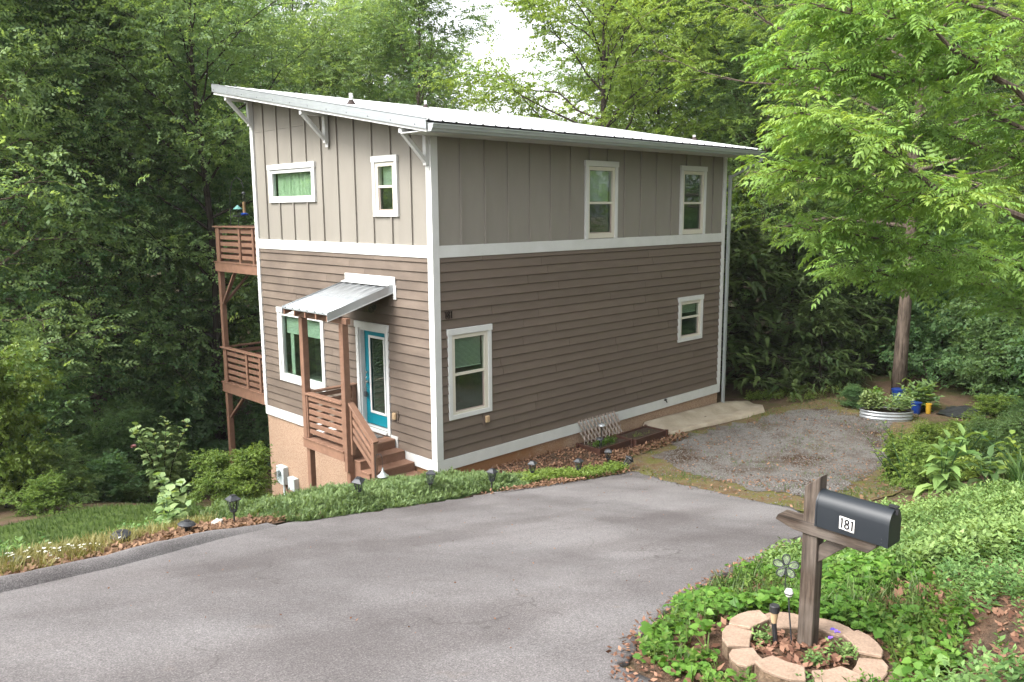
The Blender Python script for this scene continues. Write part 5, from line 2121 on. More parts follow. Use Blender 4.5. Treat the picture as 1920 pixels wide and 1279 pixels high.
# walnut-like tree with the pale brown trunk beyond the galvanised bed
plant('pinnate0', 'pinnate_tree', 14.75, -2.9, 1.0, 'tree with a straight pale brown trunk beyond the galvanised bed', 'tree', rz=.8)
for (x, y, v, s, lab) in ((13.2, 1.9, 'hem0', 1.15, 'dark conifer in the shade beside the downspout'), (15.6, .9, 'hem1', 1.1, 'broad dark conifer with layered sprays, left of the pale trunk'), (14.0, -.9, 'hem0', .62, 'small conifer in front of the broad one, at the gravel edge'), (17.4, -.6, 'hem1', .8, 'conifer between the broad one and the pale trunk'), (12.4, 3.9, 'hem1', 1.1, 'shaded conifer right behind the house corner')):
    plant(v, 'conifer', x, y, s, lab, 'conifer', 'dark conifers at the end of the gravel')
for k, (x, y, v, s, lab) in enumerate((
        (17.6, -3.0, 'bush0', 1.5, 'tall dark green bush right behind the pale trunk'), (16.9, -4.9, 'bush2', 1.15, 'mid green bush right of the pale trunk'), (17.4, -5.0, 'bush0', 1.6, 'big bush in the shade right of the pale trunk'),
        (15.0, -6.0, 'bush2', 1.1, 'bushy green mass behind the black tarp'), (13.9, -7.0, 'bush3', 1.1, 'large leaved bush at the right edge of the picture'), (20.4, 1.2, 'bush0', 1.8, 'bush in the gap between the conifers and the trunk'),
        (19.8, -1.6, 'bush2', 1.6, 'bush in the woods between the trunk and the conifers'), (21.2, -3.4, 'bush3', 1.9, 'tall bush deep behind the pale trunk'), (19.5, -6.5, 'bush0', 1.8, 'dark bush at the back of the right hand woods'), (16.6, -8.2, 'bush2', 1.6, 'tall bush half outside the right edge'))):
    plant(v, 'bush', x, y, s, lab, 'bush')
# shrubs on the left, between lawn and woods
for k, (x, y, v, s, sz, lab) in enumerate((
        (-5.6, 7.4, 'bush1', 1.0, 1.25, 'arching yellow green shrub at the far left'), (-4.9, 9.6, 'bush0', 1.1, 1.0, 'dark shrub behind the arching one at the far left'), (-3.9, 11.6, 'bush2', 1.0, .8, 'green shrub left of the teal bucket'),
        (-2.5, 10.2, 'bush0', .8, .95, 'dark rose shrub just right of the teal bucket'), (-1.5, 11.8, 'bush0', 1.0, .95, 'dark green shrub in the shade left of the maple sapling'), (-.9, 10.2, 'bush2', .72, 1.0, 'rose shrub with a few pink flowers before the maple sapling'),
        (.2, 12.8, 'bush3', 1.2, .9, 'broad leaved shrub in the shade behind the maple sapling'), (1.5, 14.2, 'bush0', 1.2, .9, 'dark shrub near the foot of the leaning trunk'), (-4.4, 7.0, 'bush2', .55, .8, 'low green shrub at the back of the lawn'),
        (-3.7, 7.6, 'bush3', .50, .7, 'low large leaved plant at the back of the lawn'), (-3.1, 8.8, 'bush2', .6, .7, 'low shrub below the teal bucket'), (-5.4, 5.6, 'bush1', .42, .6, 'small pale shrub at the left side of the lawn'),
        (-2.0, 3.9, 'bush1', .46, .95, 'bright yellow green shrub at the foot of the stucco wall'), (-2.5, 4.3, 'bush1', .44, .9, 'light green shrub left of the one by the stucco wall'), (-1.55, 4.6, 'bush1', .38, .9, 'small bright shrub touching the stucco wall'),
        (2.6, 11.6, 'bush0', 1.0, .9, 'dark shrub under the deck'), (-3.6, 17.5, 'bush0', 1.7, 1.0, 'dark bush in the hollow of the woods at the far left'), (-2.0, 18.6, 'bush0', 1.8, 1.0, 'dark bush in the hollow behind the teal bucket'), (-.2, 17.6, 'bush0', 1.7, 1.0, 'dark bush in the hollow behind the maple sapling'), (1.4, 19.0, 'bush0', 1.8, 1.0, 'dark bush in the hollow left of the deck'), (-1.2, 22, 'bush2', 2.0, 1.0, 'bush deep in the hollow of the left woods'), (-6.6, 9.8, 'bush0', 1.2, .9, 'dark shrub outside the left edge'))):
    plant(v, 'shrub', x, y, s, lab, 'shrub', sz=sz)
# ------------------------------------------------------------------ hero: the bright pinnate tree reaching in from the right
def hero():
    g = np.random.default_rng(77)
    bx, by = 6.9, -9.9
    t = root('bright_pinnate_tree', (bx, by, gz(bx, by)), 'bright yellow green tree with feathery leaves reaching in from the right edge', 'tree')
    T0 = [(bx, by, gz(bx, by)-.1), (6.85, -9.6, 2.2), (6.7, -9.3, 3.9), (6.6, -9.0, 5.6), (6.5, -8.8, 7.2), (6.3, -8.4, 9.2)]
    limbs = [
        [(6.7, -9.3, 3.9), (4.98, -8.13, 4.77), (3.98, -7.38, 5.06), (3.42, -6.86, 5.61), (2.96, -6.31, 6.01), (2.27, -5.55, 6.41)],
        [(6.6, -9.0, 5.6), (5.54, -7.84, 6.62), (4.9, -7.39, 7.08), (4.25, -6.97, 7.45), (3.71, -6.21, 7.88), (3.02, -5.52, 7.97)],
        [(3.98, -7.38, 5.06), (3.09, -6.95, 4.99), (2.25, -6.35, 5.29), (1.5, -5.85, 5.45)],
        [(6.8, -9.5, 3.0), (5.47, -8.07, 3.98), (4.1, -7.25, 4.26), (2.99, -6.39, 4.51), (2.25, -5.9, 4.6)],
        [(4.9, -7.39, 7.08), (3.62, -7.09, 6.68), (2.66, -6.39, 6.88), (1.78, -5.54, 6.89)],
        [(6.5, -8.8, 7.2), (5.79, -7.54, 7.82), (4.95, -6.59, 8.41), (4.07, -5.67, 8.67)],
        [(6.7, -9.2, 4.6), (7.98, -7.3, 5.76), (7.39, -5.9, 6.29), (6.19, -4.68, 6.51), (5.22, -3.8, 6.22)],
        [(6.8, -9.5, 2.8), (6.55, -7.85, 3.36), (5.81, -7.05, 3.73), (4.61, -6.44, 3.77), (3.68, -5.77, 3.97)],
        [(6.6, -9.0, 5.2), (6.9, -7.0, 6.6), (6.0, -5.9, 7.2), (4.9, -4.9, 7.5)],
        [(6.7, -9.3, 3.6), (7.4, -7.6, 4.4), (6.6, -6.2, 4.9), (5.4, -5.2, 5.2)],
        [(4.25, -6.97, 7.45), (3.3, -6.5, 7.35), (2.4, -5.7, 7.55)],
    ]
    # the two big limbs hang nearer the road than the rest of the crown
    eye = np.array(cam.location)
    pull = lambda q, f: tuple(eye+(np.array(q)-eye)*f)
    limbs[2][0] = pull(limbs[2][0], .9)
    limbs[4][0] = pull(limbs[4][0], .9)
    for k in (0, 1):
        limbs[k] = [limbs[k][0]]+[pull(q, .9) for q in limbs[k][1:]]
    rad = [.085, .075, .035, .05, .035, .05, .05, .035, .045, .045, .025]
    mb = MB().tube(T0, [.20, .17, .15, .13, .10, .06], 10)
    segs, dirs = [], []
    for li, (lim, r) in enumerate(zip(limbs, rad)):
        P = np.array(lim, float)
        d = np.concatenate([[0], np.cumsum(np.linalg.norm(np.diff(P, axis=0), axis=1))])
        n = int(d[-1]/.30)+2
        s = np.linspace(0, d[-1], n)
        Q = np.stack([np.interp(s, d, P[:, k]) for k in range(3)], -1)
        Q[1:-1] = (Q[:-2]+Q[1:-1]*2+Q[2:])/4
        Q[1:] += g.normal(0, .025, Q[1:].shape)
        mb.tube([tuple(q) for q in Q], list(np.linspace(r, .008, n)), 7, False)
        for i in range(n-1):
            f = i/(n-1)
            if f < (.52 if li < 2 else .10):
                continue
            for _ in range(2 if f < .35 else 3):
                dd = unit(Q[i+1]-Q[i])
                side = unit(np.cross(dd, [0, 0, 1]))*g.choice([-1, 1])
                v = unit(dd*g.uniform(.2, 1.0)+side*g.uniform(.3, 1.1)+np.array([0, 0, g.uniform(-.35, .45)]))
                l = g.uniform(.4, 1.15)*(1.1-.72*f)
                q1 = Q[i]+v*l+np.array([0, 0, -.12*l*l])
                mb.tube([tuple(Q[i]), tuple((Q[i]+q1)/2+np.array([0, 0, .05])), tuple(q1)], [.011, .008, .004], 4, False)
                segs.append((Q[i], q1))
                dirs.append(v)
    mb.build('trunk', MT['bark'], t, smooth=True)
    segs, dirs = np.array(segs), np.array(dirs)
    per = 10
    n = len(segs)
    q0, q1, d = (np.repeat(a, per, 0) for a in (segs[:, 0], segs[:, 1], dirs))
    f = g.uniform(.1, 1.05, n*per)
    pos = q0+(q1-q0)*f[:, None]+g.normal(0, .10, (n*per, 3))
    X = d*.7+g.normal(0, .7, (n*per, 3))
    X[:, 2] = X[:, 2]*.35+.12
    U = np.array([0, 0, 1])+g.normal(0, .32, (n*per, 3))
    tint = np.clip(.5*np.repeat(g.random(n), per)+.4*g.random(n*per)+.25*(f-.4), 0, 1)
    sc = g.uniform(.6, 1.2, n*per)
    # the 300 fronds nearest the camera are leaves of their own, the rest one mass
    dist = np.linalg.norm(pos-np.array(cam.location), axis=1)
    order = np.argsort(dist)
    near, rest = order[:290], order[290:]
    V, F, tt = many(FRONDS, pos[rest], X[rest], U[rest], sc[rest], tint[rest], g)
    o = np_mesh('crown', V, F, MT['leafD'], t, tt)
    o['kind'] = 'stuff'
    tv = []
    for k, T in enumerate(FRONDS):
        for c in (.35, .75):
            tv.append(np_mesh('frond', T[0], T[1], MT['leafD'], None, np.full(len(T[1]), c), link=False))
    org = Vector(t.location)
    for i in near:
        fr = bpy.data.objects.new('frond', tv[int(g.integers(0, len(tv)))])
        COL.objects.link(fr)
        fr.parent = t
        x = Vector(X[i]).normalized()
        y = Vector(U[i]).cross(x).normalized()
        z = x.cross(y)
        m = Matrix((x, y, z)).transposed().to_4x4()
        fr.matrix_local = Matrix.Translation(Vector(pos[i])-org) @ m @ Matrix.Scale(sc[i], 4)


hero()


def stuff(name, V, F, t, mat, label=None, cat=None, lift=None):
    o = np_mesh(name, V, F, MT[mat], None, t)
    return tag(o, label, cat, None, 'stuff')


def ups(n, g, s):
    return np.array([0, 0, 1.])+g.normal(0, s, (n, 3))


def horiz(n, g, z0=-.1, z1=.2):
    a = g.uniform(0, 2*math.pi, n)
    return np.stack([np.cos(a), np.sin(a), g.uniform(z0, z1, n)], -1)


g = np.random.default_rng(21)
# junipers along the bank below the road
JUN = [(-5.4, -1.2), (-4.9, -1.75), (-4.5, -2.25), (-4.3, -2.55), (-3.3, -2.42), (-2.4, -2.35), (-1.5, -2.12), (-.5, -1.85), (.5, -1.85), (1.1, -1.55), (.9, -.9), (.1, -.42), (-.35, -.15), (-1.3, -.15), (-1.9, .15), (-2.6, .2), (-3.4, .1), (-4.2, -.1), (-4.9, -.5)]
JP = np.array(JUN)


def jh(x, y):
    k = .19+.13*vnoise(x, y, 2.3, 3)+.07*vnoise(x, y, 6, 1)
    e = np.full(x.shape, 9.)
    for i in range(len(JP)):
        a, b = JP[i], JP[(i+1) % len(JP)]
        ab = b-a
        t = np.clip(((x-a[0])*ab[0]+(y-a[1])*ab[1])/(ab@ab), 0, 1)
        e = np.minimum(e, np.hypot(x-a[0]-t*ab[0], y-a[1]-t*ab[1]))
    return np.maximum(k, .05)*sst(0, .35, e)


x, y = sample(JUN, 19000, g)
h = jh(x, y)
pos = np.stack([x, y, ground(x, y)+h*g.uniform(.55, 1.0, len(x))+.01], -1)
X = horiz(len(x), g, .05, .8)
V, F, t = many([T_jun(k) for k in range(5)], pos, X, ups(len(x), g, .3), g.uniform(.06, .125, len(x)), np.clip(.5+.35*vnoise(x, y, 3, 8)+g.normal(0, .22, len(x)), 0, 1), g)
# a closed mound in the darkest leaf tint under the sprigs
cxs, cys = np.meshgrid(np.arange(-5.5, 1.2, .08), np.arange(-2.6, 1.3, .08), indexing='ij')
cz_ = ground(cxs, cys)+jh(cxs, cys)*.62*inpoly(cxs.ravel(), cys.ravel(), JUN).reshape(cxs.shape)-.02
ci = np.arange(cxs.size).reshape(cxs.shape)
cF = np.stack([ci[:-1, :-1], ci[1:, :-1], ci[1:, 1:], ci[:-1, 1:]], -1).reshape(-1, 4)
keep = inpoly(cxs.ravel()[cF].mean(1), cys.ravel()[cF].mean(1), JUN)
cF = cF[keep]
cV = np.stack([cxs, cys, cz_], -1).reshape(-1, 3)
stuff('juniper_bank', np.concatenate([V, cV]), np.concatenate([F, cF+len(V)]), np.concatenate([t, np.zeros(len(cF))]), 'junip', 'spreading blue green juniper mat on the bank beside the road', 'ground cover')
# yellow green creeping cover past the junipers
YEL = [(.6, -1.75), (1.2, -1.55), (2.0, -1.95), (3.4, -1.95), (3.5, -1.45), (2.6, -1.35), (1.7, -.95), (.9, -.85)]
x, y = sample(YEL, 1500, g)
pos = np.stack([x, y, ground(x, y)], -1)
V, F, t = many([T_shoot(9, k, .5) for k in range(4)], pos, horiz(len(x), g, -.05, .05), ups(len(x), g, .25), g.uniform(.08, .2, len(x)), g.uniform(.4, 1, len(x)), g)
stuff('yellow_ground_cover', V, F, t, 'leafE', 'bright yellow green creeping plants beside the road before the lanterns', 'ground cover')
# lawn grass
x, y = sample(LAWN, 6500, g)
pos = np.stack([x, y, ground(x, y)], -1)
TU = [T_tuft(6, k) for k in range(5)]
V, F, t = many(TU, pos, horiz(len(x), g, 0, 0), ups(len(x), g, .12), g.uniform(.06, .13, len(x)), np.clip(.45+.3*vnoise(x, y, 1.3)+g.normal(0, .2, len(x)), 0, 1), g)
stuff('lawn_grass', V, F, t, 'grass', 'short green grass on the shaded slope of the lawn', 'grass')
DRY = [(-9, -4.0), (-7.9, -3.6), (-7.0, -3.2), (-6.3, -2.5), (-5.5, -1.9), (-4.9, -1.5), (-5.3, -.9), (-6.4, -1.3), (-7.6, -2.0), (-10, -2.4)]
x, y = sample(DRY, 1900, g)
pos = np.stack([x, y, ground(x, y)+.01], -1)
V, F, t = many(TU, pos, horiz(len(x), g, 0, 0), ups(len(x), g, .3), g.uniform(.08, .24, len(x)), g.random(len(x)), g)
stuff('dry_grass', V, F, t, 'drygrass', 'straw coloured grass between the kerb leaves and the lawn', 'grass')


WL = [(-9.5, -3.2), (-7.9, -2.7), (-6.6, -1.9), (-5.6, -1.3), (-5.2, -.6), (-6.2, -.9), (-7.4, -1.3), (-9.5, -1.6)]
x, y = sample(WL, 420, g, lambda x, y: np.clip(.4+1.5*vnoise(x, y, 1.8, 15), 0, 1))
pos = np.stack([x, y, ground(x, y)], -1)
V, F, t = many([T_shoot(9, k, .36) for k in range(5)], pos, horiz(len(x), g, -.05, .05), ups(len(x), g, .3), g.uniform(.12, .34, len(x)), g.random(len(x)), g)
stuff('lawn_weeds', V, F, t, 'cover', 'green weeds between the dry grass and the lawn', 'ground cover')
WB = [(10.9, -.1), (11.2, -1.0), (12.6, -1.6), (13.6, -2.4), (14.4, -1.9), (13.2, -.6), (11.8, .2)]
x, y = sample(WB, 420, g, lambda x, y: np.clip(.35+1.5*vnoise(x, y, 1.8, 12), 0, 1))
pos = np.stack([x, y, ground(x, y)], -1)
V, F, t = many([T_shoot(9, k, .36) for k in range(5)], pos, horiz(len(x), g, -.05, .05), ups(len(x), g, .3), g.uniform(.08, .3, len(x)), g.random(len(x)), g)
stuff('conifer_weeds', V, F, t, 'leafE', 'low weeds at the foot of the conifers', 'ground cover')


def dead(P, n, name, label, s=(.05, .11), lift=.015, hmax=.05, dens=None, gg=g):
    x, y = sample(P, n, gg, dens)
    pos = np.stack([x, y, ground(x, y)+lift+gg.random(n)**2*hmax], -1)
    V, F, t = many([T_dead(k) for k in range(6)], pos, horiz(n, gg, -.15, .25), ups(n, gg, .45), gg.uniform(*s, n), gg.random(n), gg)
    return stuff(name, V, F, t, 'dead', label, 'leaves')


dead([(-8.2, -3.82), (-7.0, -3.42), (-5.6, -2.68), (-4.5, -2.3), (-3.9, -2.45), (-4.3, -2.0), (-5.0, -1.7), (-5.9, -2.1), (-7.0, -2.75), (-8.3, -3.3)], 5200, 'kerb_leaves', 'brown fallen leaves gathered behind the asphalt kerb', (.035, .085))
dead([(-.9, -2.25), (.5, -2.15), (2.3, -2.0), (3.5, -2.05), (3.2, -1.85), (1.6, -1.75), (.4, -1.95)], 900, 'verge_leaves', 'orange brown leaves between the yellow green cover and the asphalt', (.035, .08), .03)
dead(MULCH_HOUSE, 4200, 'bed_leaves', 'reddish dead leaves on the bed between long wall and drive', (.03, .085))
dead([(3.6, -1.3), (4.6, -1.25), (6.6, -1.25), (6.8, -.95), (3.9, -.85)], 700, 'planter_leaves', 'dead leaves drifted against the front of the planters', (.05, .11), .03)
dead(ROAD_L[3:]+ROAD_R[::-1][:8], 240, 'road_litter', 'scattered small leaves and petals on the asphalt', (.010, .028), .022, .003)
dead([(-6.15, -9.9), (-6.0, -9.0), (-5.5, -8.62), (-4.3, -8.2), (-3.0, -7.9), (-1.5, -7.72), (-1.5, -7.98), (-3.0, -8.2), (-4.2, -8.5), (-5.35, -8.9), (-5.75, -9.2), (-5.9, -9.9)], 1100, 'edge_leaves', 'brown leaf crumbs along the right edge of the asphalt', (.015, .05), .022, .012)
dead(VERGE, 900, 'gravel_leaves', 'loose brown leaves on the edge of the gravel', (.04, .08), .03, .01)
dead(GRAVEL, 1500, 'gravel_debris', 'brown leaf crumbs and twigs scattered over the gravel', (.015, .05), .03, .012, lambda x, y: np.clip(.1+2.2*vnoise(x, y, 1.3, 21), .02, 1))
x, y = sample(GRAVEL, 500, g, lambda x, y: np.clip(-.1+2.0*vnoise(x, y, 1.5, 33), 0, 1))
pos = np.stack([x, y, ground(x, y)+.02], -1)
V, F, t = many([T_tuft(6, k) for k in range(5)], pos, horiz(len(x), g, 0, 0), ups(len(x), g, .3), g.uniform(.03, .09, len(x)), g.random(len(x)), g)
stuff('gravel_weeds', V, F, t, 'grass', 'small weeds coming up through the gravel', 'grass')
SOILC = [(-5.6, -10.5), (-4.4, -10.4), (-3.4, -9.9), (-2.4, -9.6), (-1.6, -10.9), (-3.0, -11.6), (-5.4, -11.6)]
dead(SOILC, 2600, 'soil_litter', 'brown leaf litter and twigs on the bare soil at the lower right', (.015, .06), .008, .015)
x, y = sample(SOILC, 1500, g, lambda x, y: np.clip(.5+1.4*vnoise(x, y, 2.2, 41), 0.03, 1))
pos = np.stack([x, y, ground(x, y)], -1)
V, F, t = many([T_shoot(8, k, .42) for k in range(5)], pos, horiz(len(x), g, -.05, .05), ups(len(x), g, .3), g.uniform(.05, .2, len(x)), g.random(len(x)), g)
stuff('soil_weeds', V, F, t, 'cover', 'scattered weeds on the bare soil at the lower right', 'ground cover')
# gravel stones
for P, n, nm, lab, s in ((GRAVEL, 9500, 'gravel_stones', 'loose grey gravel on the parking area', (.010, .026)), (VERGE, 3500, 'verge_stones', 'sparse stones on the mossy verge', (.008, .02))):
    x, y = sample(P, n, g, lambda x, y: np.clip(.65+.6*vnoise(x, y, 1.0, 5), .1, 1))
    pos = np.stack([x, y, ground(x, y)+.026], -1)
    V, F, t = many([T_stone(k) for k in range(5)], pos, horiz(n, g, 0, .1), ups(n, g, .2), g.uniform(*s, n), g.random(n), g)
    stuff(nm, V, F, t, 'stone', lab, 'gravel')
x, y = sample(VERGE, 1500, g, lambda x, y: np.clip(.2+1.6*vnoise(x, y, 1.2, 2), 0, 1)*(1-.9*inpoly(x, y, GRAVEL)))
pos = np.stack([x, y, ground(x, y)+.012], -1)
V, F, t = many(TU, pos, horiz(len(x), g, 0, 0), ups(len(x), g, .25), g.uniform(.03, .10, len(x)), g.random(len(x)), g)
stuff('verge_grass', V, F, t, 'grass', 'thin mossy grass along the edge of the gravel', 'grass')

# ------------------------------------------------------------------ bank on the right
SH = [T_shoot(9, k, .42) for k in range(6)]
BANK = [(-2.9, -8.15), (-1.4, -8.05), (.2, -7.75), (1.4, -8.2), (1.7, -8.9), (2.2, -10.5), (.5, -11.5), (-1.6, -10.9), (-3.0, -9.7)]
x, y = sample(BANK, 5600, g, lambda x, y: np.clip(.72+.9*vnoise(x, y, 1.5, 7), .03, 1))
pos = np.stack([x, y, ground(x, y)], -1)
hh = np.clip(.20+.10*vnoise(x, y, 1.1, 2), .08, .4)*g.uniform(.7, 1.2, len(x))
V, F, t = many(SH, pos, horiz(len(x), g, -.05, .05), ups(len(x), g, .28), hh, np.clip(.5+.35*vnoise(x, y, 2, 4)+g.normal(0, .25, len(x)), 0, 1), g)
stuff('bank_ground_cover', V, F, t, 'cover', 'dense small leaved ground cover on the bank right of the mailbox', 'ground cover')
NEARB = [(-5.6, -8.95), (-4.4, -8.45), (-3.0, -8.1), (-2.2, -8.3), (-2.6, -9.3), (-3.4, -9.9), (-4.3, -10.35), (-5.3, -10.5), (-6.0, -10.2)]


def off_ring(x, y):
    return np.hypot(x+5.03, y+9.69) > .53


x, y = sample(NEARB, 620, g, lambda x, y: np.clip(.45+1.3*vnoise(x, y, 2.2, 6), .02, 1)*off_ring(x, y))
# violet clumps: heart leaves on short stalks
n0 = len(x)
k = 7
cx2, cy2 = np.repeat(x, k)+g.normal(0, .05, n0*k), np.repeat(y, k)+g.normal(0, .05, n0*k)
hh = np.repeat(np.clip(.12+.09*vnoise(x, y, 2, 1), .03, .24), k)*g.uniform(.5, 1.1, n0*k)
pos = np.stack([cx2, cy2, ground(cx2, cy2)+hh], -1)
V, F, t = place(T_heart(), pos, horiz(n0*k, g, -.35, .12), ups(n0*k, g, .45), np.repeat(g.uniform(.028, .075, n0), k)*g.uniform(.7, 1.25, n0*k), np.clip(np.repeat(g.random(n0), k)*.5+g.random(n0*k)*.5, 0, 1))
stuff('violet_leaves', V, F, t, 'violet', 'glossy heart shaped violet leaves around the mailbox ring', 'ground cover')
x, y = sample(NEARB, 900, g, lambda x, y: np.clip(.5+1.0*vnoise(x, y, 1.6, 9), .02, 1)*off_ring(x, y))
pos = np.stack([x, y, ground(x, y)], -1)
V, F, t = many(TU, pos, horiz(len(x), g, 0, 0), ups(len(x), g, .3), g.uniform(.08, .24, len(x)), g.random(len(x)), g)
stuff('bank_grass', V, F, t, 'grass', 'loose grass tufts among the violets by the mailbox', 'grass')
x, y = sample(NEARB, 900, g, lambda x, y: np.clip(.45+1.2*vnoise(x, y, 2.6, 12), .02, 1)*off_ring(x, y))
pos = np.stack([x, y, ground(x, y)], -1)
V, F, t = many(SH, pos, horiz(len(x), g, -.05, .05), ups(len(x), g, .3), g.uniform(.07, .2, len(x)), g.random(len(x)), g)
stuff('bank_weeds', V, F, t, 'leafE', 'low leafy weeds along the curve of the drive', 'ground cover')
dead(NEARB, 2200, 'bank_leaves', 'pinkish dead leaves on the bank around the mailbox', (.03, .085), .01, .03, lambda x, y: off_ring(x, y)*1.0)
dead([(-5.22, -9.45), (-4.97, -9.40), (-4.82, -9.55), (-4.80, -9.75), (-4.90, -9.93), (-5.08, -9.93), (-5.23, -9.78)], 260, 'ring_mulch', 'wood chips and dead leaves inside the block ring', (.03, .07), .06, .02)
dead([(-2.6, -8.4), (-1.2, -9.2), (.2, -9.0), (2.0, -8.6), (1.2, -7.4), (.2, -7.9), (-1.6, -8.3), (-2.6, -9.6), (-3.6, -10.2)], 1500, 'bank_litter', 'dead leaves showing through the ground cover on the bank', (.04, .09), .01, .03)
# little plants inside and against the ring
for k, (x0, y0, lab, cat_) in enumerate(((-5.09, -9.80, 'small leafy plant at the foot of the mailbox post inside the ring', 'plant'), (-4.90, -9.88, 'small plant with purple flowers inside the ring, right of the post', 'plant'), (-5.06, -9.46, 'seedling beside the black stake light in the ring', 'plant'), (-5.36, -9.93, 'small green plant growing against the front left ring block', 'plant'), (-5.12, -10.12, 'leafy seedling at the front of the ring', 'plant'))):
    gg = np.random.default_rng(900+k)
    n = 16
    z0 = gz(x0, y0)+(.05 if k < 3 else 0)
    pos = np.stack([x0+gg.normal(0, .035, n), y0+gg.normal(0, .035, n), np.full(n, z0)], -1)
    V, F, t = many(SH, pos, horiz(n, gg, -.05, .05), ups(n, gg, .35), gg.uniform(.06, .13, n), gg.random(n), gg)
    tr_ = root('seedling', (x0, y0, z0), lab, cat_)
    np_mesh('foliage', V, F, MT['cover' if k != 4 else 'violet'], tr_, t)
    if k == 1:
        for q in range(3):
            p = np.array([[x0+gg.normal(0, .05), y0+gg.normal(0, .05), z0+gg.uniform(.10, .14)]])
            V, F, t = place(T_leaf3(.5), np.repeat(p, 5, 0), horiz(5, gg, 0, .4), ups(5, gg, .2), .022, gg.random(5))
            np_mesh('flower', V, F, MT['purple'], tr_, t)


def leafy(name, x, y, H, stems, nleaf, ls, wd, mat, label, cat, seed, spread=.35, z0=None, sag=-.3):
    """a plant whose leaves can be picked out: stem > each leaf its own object"""
    gg = np.random.default_rng(seed)
    z = gz(x, y) if z0 is None else z0
    t = root(name, (x, y, z), label, cat)
    base = T_leaf3(wd, .07, .22)
    ms = [np_mesh('leaf', base[0]*np.array([1, 1, 1+.5*c]), base[1], MT[mat], None, np.full(3, c), link=False) for c in (.15, .4, .65, .9)]
    for s in range(stems):
        a = gg.uniform(0, 6.28)
        l = spread*gg.uniform(.2, 1)*(0 if stems == 1 else 1)
        top = np.array([math.cos(a)*l, math.sin(a)*l, H*gg.uniform(.75, 1)])
        P = [np.array([0, 0, 0]), top*np.array([.35, .35, .5]), top]
        MB().tube([tuple(np.array([x, y, z])+p) for p in P], [.012, .009, .005], 5).build('stem', MT['leafB'] if H < 1.2 else MT['barkd'], t)
        for k in range(nleaf):
            f = .18+.82*(k+gg.random()*.6)/nleaf
            b = P[1]*min(1, f*2) if f < .5 else P[1]+(P[2]-P[1])*(f-.5)*2
            aa = k*2.4+gg.normal(0, .3)
            el = -.15+1.0*f**2+gg.normal(0, .15)
            d = Vector((math.cos(aa)*math.cos(el), math.sin(aa)*math.cos(el), math.sin(el)*.9))
            up_ = Vector((gg.normal(0, .2), gg.normal(0, .2), 1))
            yv = up_.cross(d).normalized()
            zv = d.normalized().cross(yv)
            m = Matrix((d.normalized(), yv, zv)).transposed().to_4x4()
            o = bpy.data.objects.new('leaf', ms[int(gg.integers(0, 4))])
            COL.objects.link(o)
            o.parent = t
            o.matrix_local = Matrix.Translation(Vector(b)+d.normalized()*.02) @ m @ Matrix.Scale(ls*gg.uniform(.7, 1.15)*(1.1-.45*f), 4)
    return t


leafy('broadleaf_plant', 1.55, -8.35, .92, 3, 17, .36, .24, 'cover', 'tall plant with long pointed bright leaves behind the mailbox bank', 'plant', 31, .22)
leafy('broadleaf_plant', 2.0, -8.75, .45, 4, 9, .28, .26, 'leafA', 'low dark leaved clump right of the tall pointed plant', 'plant', 32, .35)
leafy('glossy_shrub', 3.1, -8.9, .75, 7, 14, .17, .34, 'leafE', 'glossy light green shrub at the right edge above the bank', 'shrub', 33, .6)
leafy('maple_sapling', -2.5, 7.0, 2.35, 6, 26, .24, .46, 'leafF', 'pale green maple sapling standing before the dark woods', 'sapling', 34, .75)
leafy('maple_sapling', -4.35, 1.55, .75, 4, 13, .24, .48, 'leafF', 'low pale maple sapling growing out of the juniper bank', 'sapling', 35, .5)
leafy('maple_sapling', -4.75, .9, .42, 4, 9, .22, .48, 'leafF', 'shortest maple seedling with broad pale leaves at the lawn edge', 'sapling', 36, .45)
for k, (x, y, h, lab) in enumerate(((4.9, -6.5, .85, 'straggly light green sapling at the right edge of the gravel'), (6.4, -6.1, 1.0, 'tall light sapling arching before the galvanised bed'), (4.1, -7.0, .7, 'light sapling left of the pointed leaved plant'), (8.0, -5.6, .9, 'airy sapling at the far right of the gravel'), (3.3, -7.6, .55, 'short light sapling at the top of the bank'), (7.2, -6.9, 1.0, 'bushy light sapling behind the pointed leaved plant'))):
    leafy('wild_sapling', x, y, h, 6, 15, .13, .30, 'leafE', lab, 'sapling', 60+k, .55)
# light shrubby growth over the right side of the gravel
for k, (x, y, v, s, sz, lab) in enumerate(((5.0, -6.6, 'bush1', .26, 1.1, 'light green straggly shrub at the right side of the gravel'), (8.8, -6.6, 'bush2', .42, .9, 'dark shrub beyond the pointed leaved plant'),
                                         (7.4, -7.8, 'bush0', .55, .75, 'dark green shrub at the right edge behind the glossy shrub'), (10.4, -5.9, 'bush1', .4, .5, 'low yellow green patch before the black tarp'), (9.4, -5.4, 'bush1', .34, .6, 'small light green bush by the right end of the galvanised bed'), (5.8, -8.4, 'bush2', .45, .8, 'mid green shrub at the right edge of the picture'),
                                         (12.0, -6.4, 'bush1', .6, .55, 'yellow green shrub behind the dark shrub'), (3.0, -7.7, 'bush1', .3, .8, 'thin pale seedling shrub at the top of the bank'), (12.2, -2.75, 'bush0', .30, .7, 'dark little shrub at the left end of the galvanised bed'))):
    plant(v, 'shrub', x, y, s, lab, 'shrub', sz=sz)
WISP = [(3.6, -7.3), (4.8, -6.5), (6.6, -5.8), (8.6, -5.4), (10.6, -4.9), (12.2, -4.9), (11.5, -6.2), (8.8, -6.9), (6.0, -7.6), (4.2, -8.0)]
x, y = sample(WISP, 2400, g, lambda x, y: np.clip(.4+1.6*vnoise(x, y, 1.3, 15), .0, 1))
pos = np.stack([x, y, ground(x, y)], -1)
